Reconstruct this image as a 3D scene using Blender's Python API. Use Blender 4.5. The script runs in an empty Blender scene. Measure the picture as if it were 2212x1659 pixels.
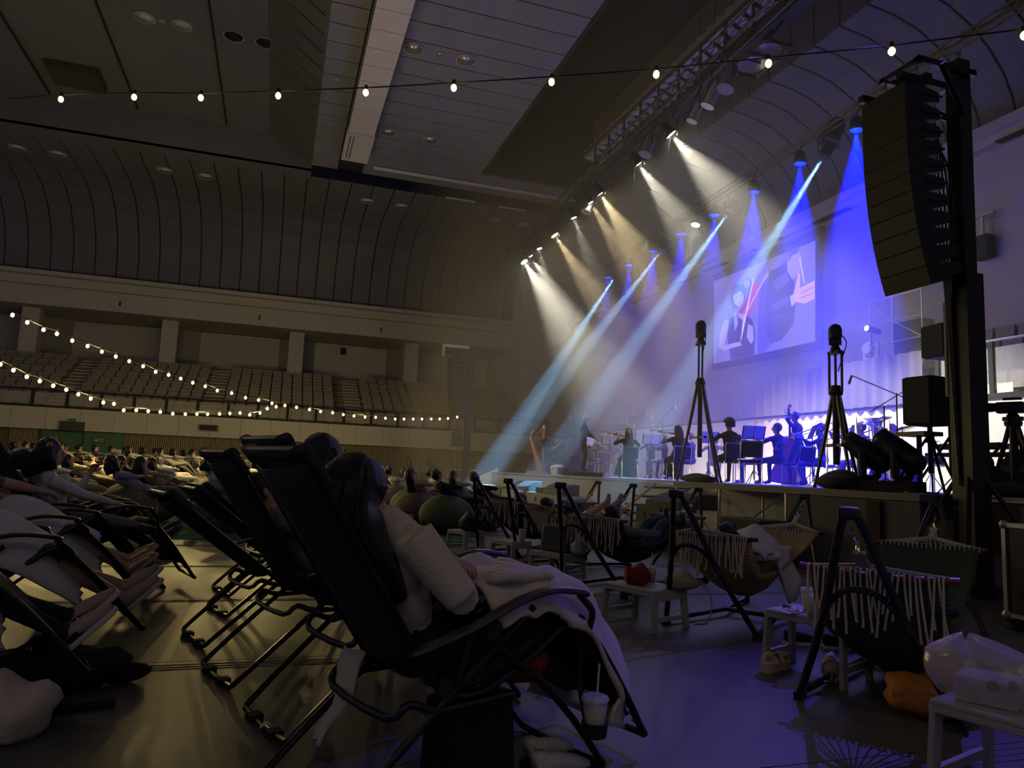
import bpy, bmesh, math, random
from math import sin, cos, pi, radians as R_, sqrt, atan2
from mathutils import Vector as V, Matrix as M4, Euler
from mathutils.kdtree import KDTree
random.seed(7)
S = bpy.context.scene
COL = S.collection
# ------------------------------------------------------------------ camera
F_, YAW, PIT, ROL = 1555.0, R_(17.8), R_(6.89), R_(2.43)
EYE = V((0, 0, 1.15))
fw = V((sin(YAW)*cos(PIT), cos(YAW)*cos(PIT), sin(PIT)))
ri = V((cos(YAW), -sin(YAW), 0)); up = ri.cross(fw)
cr = ri*cos(ROL) + up*sin(ROL); cu = -ri*sin(ROL) + up*cos(ROL)
cam = bpy.data.cameras.new('camera'); camo = bpy.data.objects.new('camera', cam); COL.objects.link(camo)
cam.sensor_width = 36; cam.lens = 36*F_/2212; cam.clip_start = .05; cam.clip_end = 200
camo.matrix_world = M4(((cr.x, cu.x, -fw.x, EYE.x), (cr.y, cu.y, -fw.y, EYE.y), (cr.z, cu.z, -fw.z, EYE.z), (0, 0, 0, 1)))
S.camera = camo
# where a line of sight meets a plane of the hall (used to survey positions)
def ray(px, py): return fw + cr*((px-1106)/F_) - cu*((py-829.5)/F_)
def aX(px, py, X): d = ray(px, py); return EYE + d*((X-EYE.x)/d.x)
def aY(px, py, Y): d = ray(px, py); return EYE + d*((Y-EYE.y)/d.y)
def aZ(px, py, Z=0.): d = ray(px, py); return EYE + d*((Z-EYE.z)/d.z)
def aD(px, py, D): return EYE + ray(px, py)*D
# ------------------------------------------------------------------ world, exposure
w = bpy.data.worlds.new('world'); S.world = w; w.use_nodes = True
w.node_tree.nodes['Background'].inputs[0].default_value = (.44, .42, .70, 1)
w.node_tree.nodes['Background'].inputs[1].default_value = .042
vs = S.view_settings; vs.view_transform = 'Standard'; vs.look = 'None'; vs.exposure = 2; vs.gamma = 1; vs.use_curve_mapping = False
cy = S.cycles
cy.max_bounces = 4; cy.diffuse_bounces = 2; cy.glossy_bounces = 2; cy.transmission_bounces = 3; cy.volume_bounces = 0; cy.transparent_max_bounces = 8
cy.use_adaptive_sampling = True; cy.adaptive_threshold = .03; cy.caustics_reflective = False; cy.caustics_refractive = False
cy.sample_clamp_indirect = 2; cy.sample_clamp_direct = 0; cy.use_denoising = True
cy.use_light_tree = True; cy.time_limit = 1200
def light(kind, name, loc, col, e, target=None, size=.1, angle=40, blend=.3, parent=None):
    l = bpy.data.lights.new(name, kind); l.color = col; l.energy = e
    if kind == 'AREA': l.size = size
    else: l.shadow_soft_size = size
    if kind == 'SPOT': l.spot_size = R_(angle); l.spot_blend = blend
    o = bpy.data.objects.new(name, l); COL.objects.link(o); o.location = loc
    if target is not None: o.rotation_euler = (V(target)-V(loc)).to_track_quat('-Z', 'Y').to_euler()
    if parent: o.parent = parent
    return o
# ------------------------------------------------------------------ materials
MATS = {}
def mat(name, c, rough=.6, metal=0., emis=0., ecol=None, var=0., vs=8., bump=0., bs=40., alpha=1., trans=0., spec=.5, kind='noise', sheen=0.):
    if name in MATS: return MATS[name]
    m = bpy.data.materials.new(name); m.use_nodes = True; nt = m.node_tree; b = nt.nodes['Principled BSDF']
    b.inputs['Base Color'].default_value = (*c, 1); b.inputs['Roughness'].default_value = rough; b.inputs['Metallic'].default_value = metal
    b.inputs['Alpha'].default_value = alpha; b.inputs['Transmission Weight'].default_value = trans
    b.inputs['Specular IOR Level'].default_value = spec; b.inputs['Sheen Weight'].default_value = sheen
    if emis: b.inputs['Emission Color'].default_value = (*(ecol or c), 1); b.inputs['Emission Strength'].default_value = emis
    if var or bump:
        tc = nt.nodes.new('ShaderNodeTexCoord')
        if var:
            n = nt.nodes.new('ShaderNodeTexNoise'); n.inputs['Scale'].default_value = vs; n.inputs['Detail'].default_value = 5
            nt.links.new(tc.outputs['Object'], n.inputs['Vector'])
            r = nt.nodes.new('ShaderNodeValToRGB'); r.color_ramp.elements[0].position = .3; r.color_ramp.elements[1].position = .7
            r.color_ramp.elements[0].color = (*[x*(1-var) for x in c], 1); r.color_ramp.elements[1].color = (*[min(1, x*(1+var)) for x in c], 1)
            nt.links.new(n.outputs['Fac'], r.inputs['Fac']); nt.links.new(r.outputs['Color'], b.inputs['Base Color'])
        if bump:
            if kind == 'weave':
                n2 = nt.nodes.new('ShaderNodeTexWave'); n2.inputs['Scale'].default_value = bs; n2.inputs['Distortion'].default_value = 2
            else:
                n2 = nt.nodes.new('ShaderNodeTexNoise'); n2.inputs['Scale'].default_value = bs; n2.inputs['Detail'].default_value = 3
            nt.links.new(tc.outputs['Object'], n2.inputs['Vector'])
            bp = nt.nodes.new('ShaderNodeBump'); bp.inputs['Strength'].default_value = bump; bp.inputs['Distance'].default_value = .02
            nt.links.new(n2.outputs['Fac'], bp.inputs['Height']); nt.links.new(bp.outputs['Normal'], b.inputs['Normal'])
    MATS[name] = m
    return m
# ------------------------------------------------------------------ geometry collector
def perp(d):
    a = V((0, 0, 1)) if abs(d.z) < .9 else V((1, 0, 0))
    x = d.cross(a).normalized(); return x, d.cross(x).normalized()
class G:
    def __init__(s): s.v = []; s.f = []; s.m = []; s.tag = []
    def add(s, vs, fs, m=0):
        o = len(s.v); s.v += [tuple(x) for x in vs]; s.f += [tuple(i+o for i in f) for f in fs]; s.m += [m]*len(fs); s.tag += [m]*len(vs); return s
    def box(s, c, d, rot=None, m=0, taper=1.):
        x, y, z = [k/2 for k in d]; t = taper
        p = [V((a*x*(t if e > 0 else 1), b*y*(t if e > 0 else 1), e*z)) for e in (-1, 1) for a, b in ((-1, -1), (1, -1), (1, 1), (-1, 1))]
        if rot is not None:
            q = rot if isinstance(rot, M4) or hasattr(rot, 'to_3x3') else Euler(rot).to_matrix()
            q = q.to_3x3() if hasattr(q, 'to_3x3') else q
            p = [q @ k for k in p]
        c = V(c)
        return s.add([k+c for k in p], [(3, 2, 1, 0), (4, 5, 6, 7), (0, 1, 5, 4), (1, 2, 6, 5), (2, 3, 7, 6), (3, 0, 4, 7)], m)
    def bb(s, lo, hi, m=0): return s.box([(a+b)/2 for a, b in zip(lo, hi)], [abs(b-a) for a, b in zip(lo, hi)], None, m)
    def tube(s, pts, r, n=8, m=0, closed=False, flat=1., cap=True):
        pts = [V(p) for p in pts]; k = len(pts); rs = r if isinstance(r, (list, tuple)) else [r]*k
        vs = []; px = None
        for i, p in enumerate(pts):
            a = pts[i-1] if (i or closed) else p; b = pts[(i+1) % k] if (i < k-1 or closed) else p
            d = (b-a).normalized() if (b-a).length > 1e-9 else V((0, 0, 1))
            if px is None: x, _ = perp(d)
            else:
                x = px - d*px.dot(d)
                x = x.normalized() if x.length > 1e-6 else perp(d)[0]
            px = x; y = d.cross(x)
            for j in range(n):
                t = 2*pi*j/n; vs.append(p + x*cos(t)*rs[i] + y*sin(t)*rs[i]*flat)
        fs = []
        for i in range(k if closed else k-1):
            for j in range(n):
                a, b = i*n+j, i*n+(j+1) % n; c, d = ((i+1) % k)*n+(j+1) % n, ((i+1) % k)*n+j
                fs.append((a, b, c, d))
        if cap and not closed: fs.append(tuple(range(n))[::-1]); fs.append(tuple((k-1)*n+j for j in range(n)))
        return s.add(vs, fs, m)
    def sph(s, c, r, n=10, k=7, m=0, rot=None):
        r = (r, r, r) if not isinstance(r, (tuple, list)) else r; c = V(c); q = (Euler(rot).to_matrix() if isinstance(rot, (tuple, list)) else rot)
        vs = [V((0, 0, -r[2]))]
        for i in range(1, k):
            a = -pi/2 + pi*i/k
            for j in range(n): vs.append(V((cos(a)*cos(2*pi*j/n)*r[0], cos(a)*sin(2*pi*j/n)*r[1], sin(a)*r[2])))
        vs.append(V((0, 0, r[2])))
        if q is not None: vs = [q @ x for x in vs]
        fs = [(0, 1+(j+1) % n, 1+j) for j in range(n)]
        for i in range(k-2):
            for j in range(n): fs.append((1+i*n+j, 1+i*n+(j+1) % n, 1+(i+1)*n+(j+1) % n, 1+(i+1)*n+j))
        e = len(vs)-1; fs += [(e, 1+(k-2)*n+j, 1+(k-2)*n+(j+1) % n) for j in range(n)]
        return s.add([x+c for x in vs], fs, m)
    def lathe(s, prof, c=(0, 0, 0), n=14, m=0, rot=None, cap=True):
        c = V(c); q = (Euler(rot).to_matrix() if isinstance(rot, (tuple, list)) else rot); vs = []
        for r, z in prof:
            for j in range(n):
                p = V((r*cos(2*pi*j/n), r*sin(2*pi*j/n), z)); vs.append((q @ p if q is not None else p)+c)
        fs = [(i*n+j, i*n+(j+1) % n, (i+1)*n+(j+1) % n, (i+1)*n+j) for i in range(len(prof)-1) for j in range(n)]
        if cap: fs += [tuple(range(n))[::-1], tuple((len(prof)-1)*n+j for j in range(n))]
        return s.add(vs, fs, m)
    def grid(s, fn, nu, nv, m=0, cu_=False):
        vs = [fn(i/nu, j/nv) for i in range(nu+1) for j in range(nv+1)]
        return s.add(vs, [(i*(nv+1)+j, (i+1)*(nv+1)+j, (i+1)*(nv+1)+j+1, i*(nv+1)+j+1) for i in range(nu) for j in range(nv)], m)
    def slab(s, fn, nu, nv, th, m=0):   # a grid with thickness th along z' of fn normals (approx.)
        a = [[V(fn(i/nu, j/nv)) for j in range(nv+1)] for i in range(nu+1)]
        top, bot = [], []
        for i in range(nu+1):
            for j in range(nv+1):
                du = a[min(i+1, nu)][j]-a[max(i-1, 0)][j]; dv = a[i][min(j+1, nv)]-a[i][max(j-1, 0)]
                n_ = du.cross(dv); n_ = n_.normalized() if n_.length > 1e-9 else V((0, 0, 1))
                top.append(a[i][j]+n_*th/2); bot.append(a[i][j]-n_*th/2)
        K = (nu+1)*(nv+1); idx = lambda i, j: i*(nv+1)+j
        fs = []
        for i in range(nu):
            for j in range(nv):
                q = (idx(i, j), idx(i+1, j), idx(i+1, j+1), idx(i, j+1)); fs.append(q); fs.append(tuple(K+k for k in q[::-1]))
        for i in range(nu):
            fs.append((idx(i+1, 0), idx(i, 0), K+idx(i, 0), K+idx(i+1, 0))); fs.append((idx(i, nv), idx(i+1, nv), K+idx(i+1, nv), K+idx(i, nv)))
        for j in range(nv):
            fs.append((idx(0, j), idx(0, j+1), K+idx(0, j+1), K+idx(0, j))); fs.append((idx(nu, j+1), idx(nu, j), K+idx(nu, j), K+idx(nu, j+1)))
        return s.add(top+bot, fs, m)
    def prism(s, poly, h, mtx=None, m=0):   # poly in xy extruded to z=h
        n = len(poly); vs = [V((x, y, 0)) for x, y in poly]+[V((x, y, h)) for x, y in poly]
        if mtx is not None: vs = [mtx @ x for x in vs]
        return s.add(vs, [tuple(range(n))[::-1], tuple(range(n, 2*n))]+[(i, (i+1) % n, n+(i+1) % n, n+i) for i in range(n)], m)
    def xf(s, M): s.v = [tuple(M @ V(x)) for x in s.v]; return s
    def mesh(s, name, mats, smooth=False):
        me = bpy.data.meshes.new(name); me.from_pydata(s.v, [], s.f)
        for x in (mats if isinstance(mats, (list, tuple)) else [mats]): me.materials.append(x)
        if isinstance(mats, (list, tuple)) and len(mats) > 1: me.polygons.foreach_set('material_index', s.m)
        if smooth: me.polygons.foreach_set('use_smooth', [True]*len(me.polygons))
        me.update(); return me
    def build(s, name, mats, parent=None, smooth=False, bevel=0, kind=None, label=None, loc=None, rz=None):
        o = bpy.data.objects.new(name, s.mesh(name, mats, smooth)); COL.objects.link(o)
        if parent is not None: o.parent = parent
        if bevel:
            b = o.modifiers.new('b', 'BEVEL'); b.width = bevel; b.segments = 2; b.limit_method = 'ANGLE'
        if kind: o['kind'] = kind
        if label: o['label'] = label
        if loc is not None: o.location = loc
        if rz is not None: o.rotation_euler = (0, 0, rz)
        return o
def sm(pts, n=4):   # Catmull-Rom through pts
    P = [V(p) for p in pts]; P = [P[0]*2-P[1]]+P+[P[-1]*2-P[-2]]; out = []
    for i in range(1, len(P)-2):
        for k in range(n):
            t = k/n; a, b, c, d = P[i-1:i+3]
            out.append(.5*((2*b)+(c-a)*t+(2*a-5*b+4*c-d)*t*t+(3*b-a-3*c+d)*t**3))
    out.append(P[-2]); return out
def lin(a, b, n): a, b = V(a), V(b); return [a.lerp(b, i/n) for i in range(n+1)]
def tag(o, label, cat, group=None, kind=None):
    o['label'] = label; o['category'] = cat
    if group: o['group'] = group
    if kind: o['kind'] = kind
    return o
def thing(name, label, cat, loc=(0, 0, 0), rz=0, group=None):
    o = bpy.data.objects.new(name, None); COL.objects.link(o); o.location = loc; o.rotation_euler = (0, 0, rz); o.empty_display_size = .1
    return tag(o, label, cat, group)
def dup(o, loc=None, rz=None, label=None, parent=None, scale=None):
    c = o.copy(); COL.objects.link(c)
    if parent is not None: c.parent = parent
    if loc is not None: c.location = loc
    if rz is not None: c.rotation_euler = (0, 0, rz)
    if scale is not None: c.scale = (scale,)*3
    if label: c['label'] = label
    for ch in list(KIDS.get(o, ())) or [x for x in o.children]: dup(ch, parent=c)
    return c
KIDS = {}
def struct(o): o['kind'] = 'structure'; return o
# ------------------------------------------------------------------ lamps of the two stage trusses (their light comes from here)
STG = 1.09
HX = (.91, .41)
WARM = (1., .78, .42); PALE = (1., .93, .72); CYAN = (.30, .62, 1.); BLUE = (.0, .004, 1.)
# (pixel-surveyed lens, colour, watts, target, cone deg, kind)
A_LAMPS = [((7.95, 23.9), PALE, 3600, (11.5, 20.0, 1.1), 34), ((7.93, 23.1), PALE, 2000, (12.5, 21.5, 1.1), 30), ((7.9, 22.2), PALE, 350, (9.5, 21, 1.1), 26), ((7.87, 20.7), WARM, 2200, (12.5, 18.5, 1.1), 26),
           ((7.8, 19.0), PALE, 500, (10.5, 18, 1.1), 26), ((7.75, 17.7), WARM, 1500, (12.5, 16.5, 1.1), 26), ((7.72, 17.0), WARM, 2400, (13.5, 17, 1.3), 34), ((7.77, 14.93), PALE, 2100, (13.9, 14.6, 1.5), 34),
           ((7.7, 13.3), PALE, 2400, (13.9, 11.6, 1.6), 38)]
B_CYAN = [((11.45, 12.92), 21000), ((11.55, 16.7), 21000), ((11.63, 20.5), 21000), ((11.73, 24.3), 21000)]
B_BLUE = [(11.14, 11.6), (11.19, 13.4), (11.28, 15.25), (11.32, 17.1), (11.35, 18.9), (11.42, 20.8), (11.46, 22.6), (11.5, 24.4)]
def inplane(q1, q2, X, Z):   # point at X, Z on the plane of two sight lines
    n = ray(*q1).cross(ray(*q2)); r = EYE; return V((X, r.y-(n.x*(X-r.x)+n.z*(Z-r.z))/n.y, Z))
CT = [inplane((1779, 333), (1640, 560), 7.2, .3), inplane((1577, 451), (1330, 800), 6.8, .3), inplane((1433, 534), (1180, 860), 6.6, .3), inplane((1327, 596), (1075, 985), 6.6, .3)]
BLW = [13000, 7500, 6500, 3000, 2500, 2000, 1500, 1200]
# ------------------------------------------------------------------ shared materials
BLK = mat('black_metal', (.012, .012, .014), .38, .3); MBLK = mat('matt_black', (.012, .012, .013), .8)
GRYW = mat('painted_wall', (.42, .40, .39), .85, var=.05, vs=1.5); COVE = mat('cove_panel', (.13, .13, .16), .8, var=.06, vs=.6)
DARKJ = mat('dark_joint', (.015, .015, .02), .9); PLK = mat('ceiling_plank', (.20, .20, .27), .75, var=.05, vs=.5)
STEEL = mat('galvanised_steel', (.45, .45, .46), .35, .8); ALU = mat('aluminium', (.6, .6, .62), .3, .9)
CHR = mat('chrome', (.8, .8, .82), .15, 1.); WHT = mat('white_plastic', (.62, .60, .52), .45)
# ------------------------------------------------------------------ floor
fl = struct(G().bb((-22, -4, -.3), (16, 44, -.012)).build('floor', DARKJ))
FLM = mat('vinyl_sheet', (.105, .10, .098), .46, var=.12, vs=1.3, bump=.25, bs=2.2)
for i in range(10):
    y0 = -3.4+2*i
    for x0, x1 in ((-22, -5.2+(i % 3)), (-5.2+(i % 3), 4.6+(i % 2)*.8), (4.6+(i % 2)*.8, 16)):
        g = G().bb((x0+.004, y0+.004, -.012), (x1-.004, y0+1.996, 0))
        for k in range(3):   # ruckled edges of the laid sheets
            yy = y0+1.93-.045*k; g.tube(lin((x0+.1, yy, -.003), (x1-.1, yy+.012*sin(i+k), -.003), 3), .006, 5)
        g.build('floor_sheet', FLM, fl)
G().bb((-22, 16.6, -.012), (16, 44, -.002)).build('floor_sheet', FLM, fl)
struct(G().bb((-14, 11.25, 0), (3.1, 31, .012)).build('floor_carpet', mat('green_carpet', (.02, .13, .05), .95, var=.2, vs=30, bump=.5, bs=300)))
# ------------------------------------------------------------------ far wall: parapet panels, ribbed cladding, doors
wl = struct(G().bb((-22, 35.6, 0), (13, 35.9, 3.0)).build('wall_far', mat('cladding_back', (.10, .09, .07), .9)))
PAN = mat('parapet_panel', (.46, .44, .38), .8, var=.04, vs=2)
for i in range(26):
    x = -18.4+1.29*i; G().bb((x+.006, 35.0, 2.08), (x+1.284, 35.6, 3.0)).build('parapet_panel', PAN, wl)
G().bb((-18.4, 34.96, 3.0), (15, 35.2, 3.07)).build('parapet_cap', MBLK, wl)
RIB = mat('ribbed_cladding', (.30, .25, .17), .7)
g = G()
for a, b in ((-13, -11.3), (-10.75, -9.75), (-6.4, 12.6)):
    x = a
    while x < b: g.bb((x, 35.5, 0), (x+.045, 35.6, 2.08)); x += .085
g.build('rib_batten', RIB, wl, kind='stuff')
GRN = mat('green_door', (.05, .14, .06), .6)
for k, x in enumerate((-9.6, -7.98)):
    d = struct(G().bb((x, 35.46, 0), (x+1.56, 35.6, 2.06)).build('door_%d' % (k+1), GRN))
    for s in (-1, 1): G().bb((x+.78+s*.39-.33, 35.43, .12), (x+.78+s*.39+.33, 35.46, 1.94)).build('leaf', GRN, d)
    G().bb((x+.68, 35.36, .9), (x+.72, 35.43, 1.2)).build('handle', STEEL, d)
def text(body, size, mtx, m, name='lettering', parent=None, ext=.003):
    c = bpy.data.curves.new(name, 'FONT'); c.body = body; c.size = size; c.align_x = 'CENTER'; c.align_y = 'CENTER'; c.extrude = ext; c.resolution_u = 2
    t = bpy.data.objects.new(name, c); COL.objects.link(t)
    me = bpy.data.meshes.new_from_object(t.evaluated_get(bpy.context.evaluated_depsgraph_get())); bpy.data.objects.remove(t)
    me.name = name; me.materials.clear(); me.materials.append(m)
    o = bpy.data.objects.new(name, me); COL.objects.link(o)
    if parent is not None: o.parent = parent
    o.matrix_local = mtx; return o
def face(loc, rx=90, rz=0): return M4.Translation(V(loc)) @ Euler((R_(rx), 0, R_(rz))).to_matrix().to_4x4()
PAPER = mat('paper', (.75, .72, .62), .8); INK = mat('ink', (.01, .01, .01), .7)
for x, who in ((-9.1, 'left'), (-7.37, 'right')):
    t = thing('door_sign', 'small sign reading 締切 high on the green doors, the %s one of two' % who, 'sign', (x, 35.42, 1.70))
    G().bb((-.21, -.015, -.1), (.21, .015, .1)).build('plate', INK, t)
    text('締切', .19, face((0, -.02, 0)), PAPER, parent=t)
def notice(x, z, w_, h_, lab, m=PAPER, y=35.40, cat='notice'):
    t = thing('paper_notice', lab, cat, (x, y, z)); G().bb((-w_/2, -.004, -h_/2), (w_/2, .004, h_/2)).build('sheet', m, t)
    g = G(); random.seed(int(x*100))
    for i in range(5): g.bb((-w_*.36, -.007, h_*(.32-.15*i)), (w_*random.uniform(.1, .38), -.004, h_*(.35-.15*i)))
    g.build('print', INK, t); return t
BWN = mat('brown_paper', (.35, .26, .12), .8)
notice(-6.6, 1.15, .3, .42, 'white paper notice by the edge of the green doors')
notice(-5.6, 1.13, .24, .36, 'brown paper notice on the ribbed wall right of the doors', BWN, 35.47)
t = thing('framed_notice', 'yellowish framed notice on the wall left of the doors', 'notice', (-10.15, 35.40, 1.35))
G().bb((-.24, -.02, -.15), (.24, .02, .15)).build('frame', mat('brass', (.4, .3, .1), .4, .6), t)
G().bb((-.2, -.026, -.12), (.2, -.02, .12)).build('sheet', BWN, t)
t = thing('exit_sign', 'dark exit light box over the green doors, unlit', 'sign', (-8.33, 34.85, 2.25))
G().bb((-.45, -.06, -.2), (.45, .17, .2)).build('housing', mat('exit_box', (.03, .035, .035), .5), t)
G().bb((-.12, -.075, .2), (.12, 0, .33)).build('running_figure', mat('exit_green', (.02, .16, .08), .5), t)
t = thing('wall_speaker', 'grey rectangular wall unit on the pale parapet', 'speaker', (-2.98, 34.92, 2.5))
G().bb((-.42, -.06, -.15), (.42, .08, .15)).build('housing', mat('unit_grey', (.2, .19, .16), .6), t, bevel=.03)
G().bb((-.36, -.07, -.11), (.36, -.06, .11)).build('grille', MBLK, t)
# ------------------------------------------------------------------ far balcony: rake, stairs, railing, seats
BALC = mat('balcony_concrete', (.16, .15, .14), .9)
g = G(); NR = 7
for k in range(NR+1): g.bb((-20, 35.6+.8*k, 2.6), (14.5, 36.4+.8*k, 3.0+.4*k))
g.bb((-20, 41.9, 2.6), (14.5, 44.2, 5.9))
tr1 = struct(g.build('trim_1', BALC))
AIS = [(-9.75, -8.85), (-3.55, -2.65), (3.1, 4.0), (9.9, 10.8)]
NOS = mat('step_nosing', (.5, .47, .38), .6)
for a, b in AIS:
    for k in range(14):
        y = 35.95+.4*k; z = 3.0+.2*(k+1)
        o = G().bb((a, y, z-.2), (b, 41.9, z)).build('step', BALC, tr1)
        G().bb((a+.02, y-.012, z-.035), (b-.02, y+.03, z+.005)).build('nosing', NOS, o)
GLS = mat('railing_glass', (.62, .60, .52), .08, alpha=.22, spec=.8)
rl = thing('balcony_railing', 'glass balcony railing with dark posts along the far gallery', 'railing', (0, 35.1, 3.07))
for k in range(26):
    x = -19.0+1.29*k
    G().bb((x-.05, -.04, 0), (x+.05, .06, .66)).build('post', MBLK, rl)
    G().bb((x+.07, 0, .06), (x+1.22, .02, .56)).build('glass_pane', GLS, rl)
G().tube([(-19, 0, .68), (15, 0, .68)], .035).build('handrail', MBLK, rl)
SEATM = mat('seat_shell', (.22, .205, .175), .6, var=.08, vs=1)
g = G().box((0, .1, .38), (.46, .05, .44), (R_(-10), 0, 0)).box((0, -.06, .28), (.44, .09, .30), (R_(12), 0, 0)).box((0, .08, .1), (.1, .1, .2))
seat_me = g.mesh('spectator_seat', SEATM); NSEAT = 0
def seatput(x, y, z, rz, lab, grp):
    global NSEAT; o = bpy.data.objects.new('spectator_seat', seat_me); COL.objects.link(o); o.location = (x, y, z); o.rotation_euler = (0, 0, rz)
    tag(o, lab, 'seat', grp); NSEAT += 1
secs = [(-14.5, -9.8), (-8.8, -3.6), (-2.6, 3.05), (4.05, 9.85), (10.85, 12.6)]
ordn = ['outer left', 'left', 'middle', 'right', 'outer right']
rown = ['front', 'second', 'third', 'fourth', 'fifth', 'sixth', 'back']
ORDN = 'first second third fourth fifth sixth seventh eighth ninth tenth eleventh twelfth thirteenth'.split()
gs = G()
for k in range(NR):
    for si, (a, b) in enumerate(secs):
        n = int((b-a)/.52)
        for i in range(n):
            x = a+.26+.52*i
            if k < 6 and x > -12.4: seatput(x, 36.05+.8*k, 3.0+.4*k+.02, 0, 'gallery seat, %s from the left, %s row of the %s block, far balcony' % (ORDN[min(i, 12)], rown[k], ordn[si]), 'far balcony seats, %s row, %s block' % (rown[k], ordn[si]))
            else: gs.box((x, 36.15+.8*k, 3.0+.4*k+.4), (.46, .05, .44), (R_(-10), 0, 0)).box((x, 35.99+.8*k, 3.0+.4*k+.3), (.44, .09, .3), (R_(12), 0, 0))
tag(gs.build('spectator_seats_beyond', SEATM), 'gallery seats in the dim back row of the far balcony', 'seats', kind='stuff')
# pillars, beam, cornice, back wall
for k, x in enumerate((-19, -12.55, -6.2, .2, 6.6)):
    g = G().bb((x, 41.0, 5.9), (x+.78, 41.8, 8.4)); struct(g.build('trim_%d' % (k+2), GRYW))
g = G().bb((-20, 40.0, 8.25), (12.7, 41.8, 9.2)).bb((-20, 39.7, 9.2), (12.7, 42, 9.62)).bb((-20, 39.3, 9.62), (12.9, 42, 9.82)).bb((-20, 41.8, 8.3), (12.7, 44.3, 8.6))
bm_ = struct(g.build('trim_7', GRYW))
for x in (-8.1, -1.45, 5): G().bb((x, 39.97, 8.55), (x+.08, 40.0, 8.8)).build('bracket', MBLK, bm_)
bw = struct(G().bb((-20, 44.2, 5.5), (12.7, 44.5, 9)).build('wall_far_back', mat('backwall', (.24, .23, .22), .85)))
for k, x in enumerate((-17.5, -11.0, -4.6, 1.7, 8.1)):
    g = G().bb((x, 44.1, 5.9), (x+4.3, 44.2, 8.2)); g.build('wall_panel', GRYW, bw)
    G().bb((x, 44.02, 8.2), (x+4.3, 44.12, 8.26)).build('panel_rail', STEEL, bw)
    if k == 3: G().bb((x+1.5, 43.9, 7.7), (x+1.8, 44.1, 8.1)).build('speaker_box', MBLK, bw)
# corner block and stage side wall
struct(G().bb((12.7, 38.2, 0), (16.4, 44.5, 14)).build('wall_corner', GRYW))
wr = struct(G().bb((16, -4, 0), (16.3, 38.2, 9.4)).build('wall_right', mat('side_wall', (.40, .385, .42), .85)))
G().bb((15.7, -4, 9.4), (16.3, 38.2, 9.62)).bb((15.5, -4, 9.62), (16.3, 38.2, 9.85)).build('cornice', GRYW, wr)
for k in range(8):
    y = 10.5+3.1*k; G().bb((15.62, y, 9.36), (15.82, y+1.5, 9.4)).build('vent_slot', MBLK, wr)
# ------------------------------------------------------------------ ceiling: planked middle, dark pit, coves
cl = struct(G().bb((-22, -4, 17.2), (16.4, 45, 17.4)).build('ceiling', DARKJ))
def plankx(x0, x1, y, z, w_=.93, m=PLK): G().bb((x0, y+.02, z), (x1, y+w_+.02, z+.08)).build('ceiling_plank', m, cl)
for k in range(27):
    y = 4.7+.97*k
    plankx(.5, 1.55, y, 13.8); plankx(2.62, 7.45 if y < 28 else 12.5, y, 13.8)
    G().bb((1.6, y+.01, 13.28), (2.55, y+.96, 13.34)).build('beam_soffit', mat('beam_white', (.55, .53, .60), .6), cl) if y < 27.5 else None
G().bb((1.6, -3, 13.34), (2.55, 27.9, 13.9)).build('ceiling_beam', PLK, cl)
G().bb((1.55, 25.9, 13.2), (2.58, 28.4, 13.34)).build('beam_end_cover', mat('beam_white', (.55, .53, .60), .6), cl)
for k in range(2): G().bb((1.7+.12*k, 26.1, 13.19), (1.73+.12*k, 28.1, 13.2)).build('vent_slot', MBLK, cl)
G().bb((.5, -3, 13.89), (7.5, 31, 14.05)).bb((7.5, 28.6, 13.89), (16, 38, 14.05)).build('ceiling_backing', DARKJ, cl)
g = G().bb((7.48, -3, 13.8), (7.6, 28.6, 17)).bb((7.48, 28.55, 13.8), (12.6, 28.7, 17)); g.build('pit_side', MBLK, cl)
g = G()
for k in range(30):   # sloped louvres between the planks and the higher left bay
    y = 3+.95*k; g.box((-.35, y, 14.42), (1.9, .05, .10), (0, R_(36), 0))
g.add([(.5, -3, 13.8), (.5, 31, 13.8), (-1.3, 31, 15.05), (-1.3, -3, 15.05)], [(0, 1, 2, 3)])
g.build('louvre_face', mat('louvre', (.10, .10, .11), .8), cl)
G().bb((-22, -3, 15.05), (-1.2, 31.3, 15.2)).build('ceiling_bay', COVE, cl)
for x in (-3.05, -6.4, -9.5): G().bb((x, -3, 14.95), (x+.05, 31, 15.06)).build('ceiling_seam', DARKJ, cl)
G().bb((-8.9, 28.2, 14.75), (-7.2, 29.6, 15.05)).build('duct_box', mat('duct_dark', (.05, .05, .035), .9), cl)
G().bb((.35, 15.5, 13.3), (1.35, 17.8, 13.8)).build('duct_grille', mat('duct_dark', (.05, .05, .035), .9), cl)
# far cove: planks each carrying the same bent profile
PROF = [(39.9, 9.85), (39.8, 10.9), (39.3, 12.0), (38.4, 12.9), (37.3, 13.45), (36, 13.7), (32.1, 13.72)]
def sweep(prof, a, b, along, th=.06):
    g = G(); n = len(prof); vs = []
    for i, (p, z) in enumerate(prof):
        q = prof[min(i+1, n-1)]; r = prof[max(i-1, 0)]; d = V((q[0]-r[0], 0, q[1]-r[1])).normalized(); nx, nz = d.z, -d.x
        for s_ in (a, b):
            for t_ in (0, th): vs.append((p+nx*t_, s_, z+nz*t_))
    if along == 'x': vs = [(y, x, z) for x, y, z in vs]
    fs = []
    for i in range(n-1):
        o, q = 4*i, 4*i+4
        fs += [(o, q, q+2, o+2), (o+1, o+3, q+3, q+1), (o, o+1, q+1, q), (o+2, q+2, q+3, o+3)]
    fs += [(0, 2, 3, 1), (4*n-4, 4*n-3, 4*n-1, 4*n-2)]
    return g.add(vs, fs)
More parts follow.
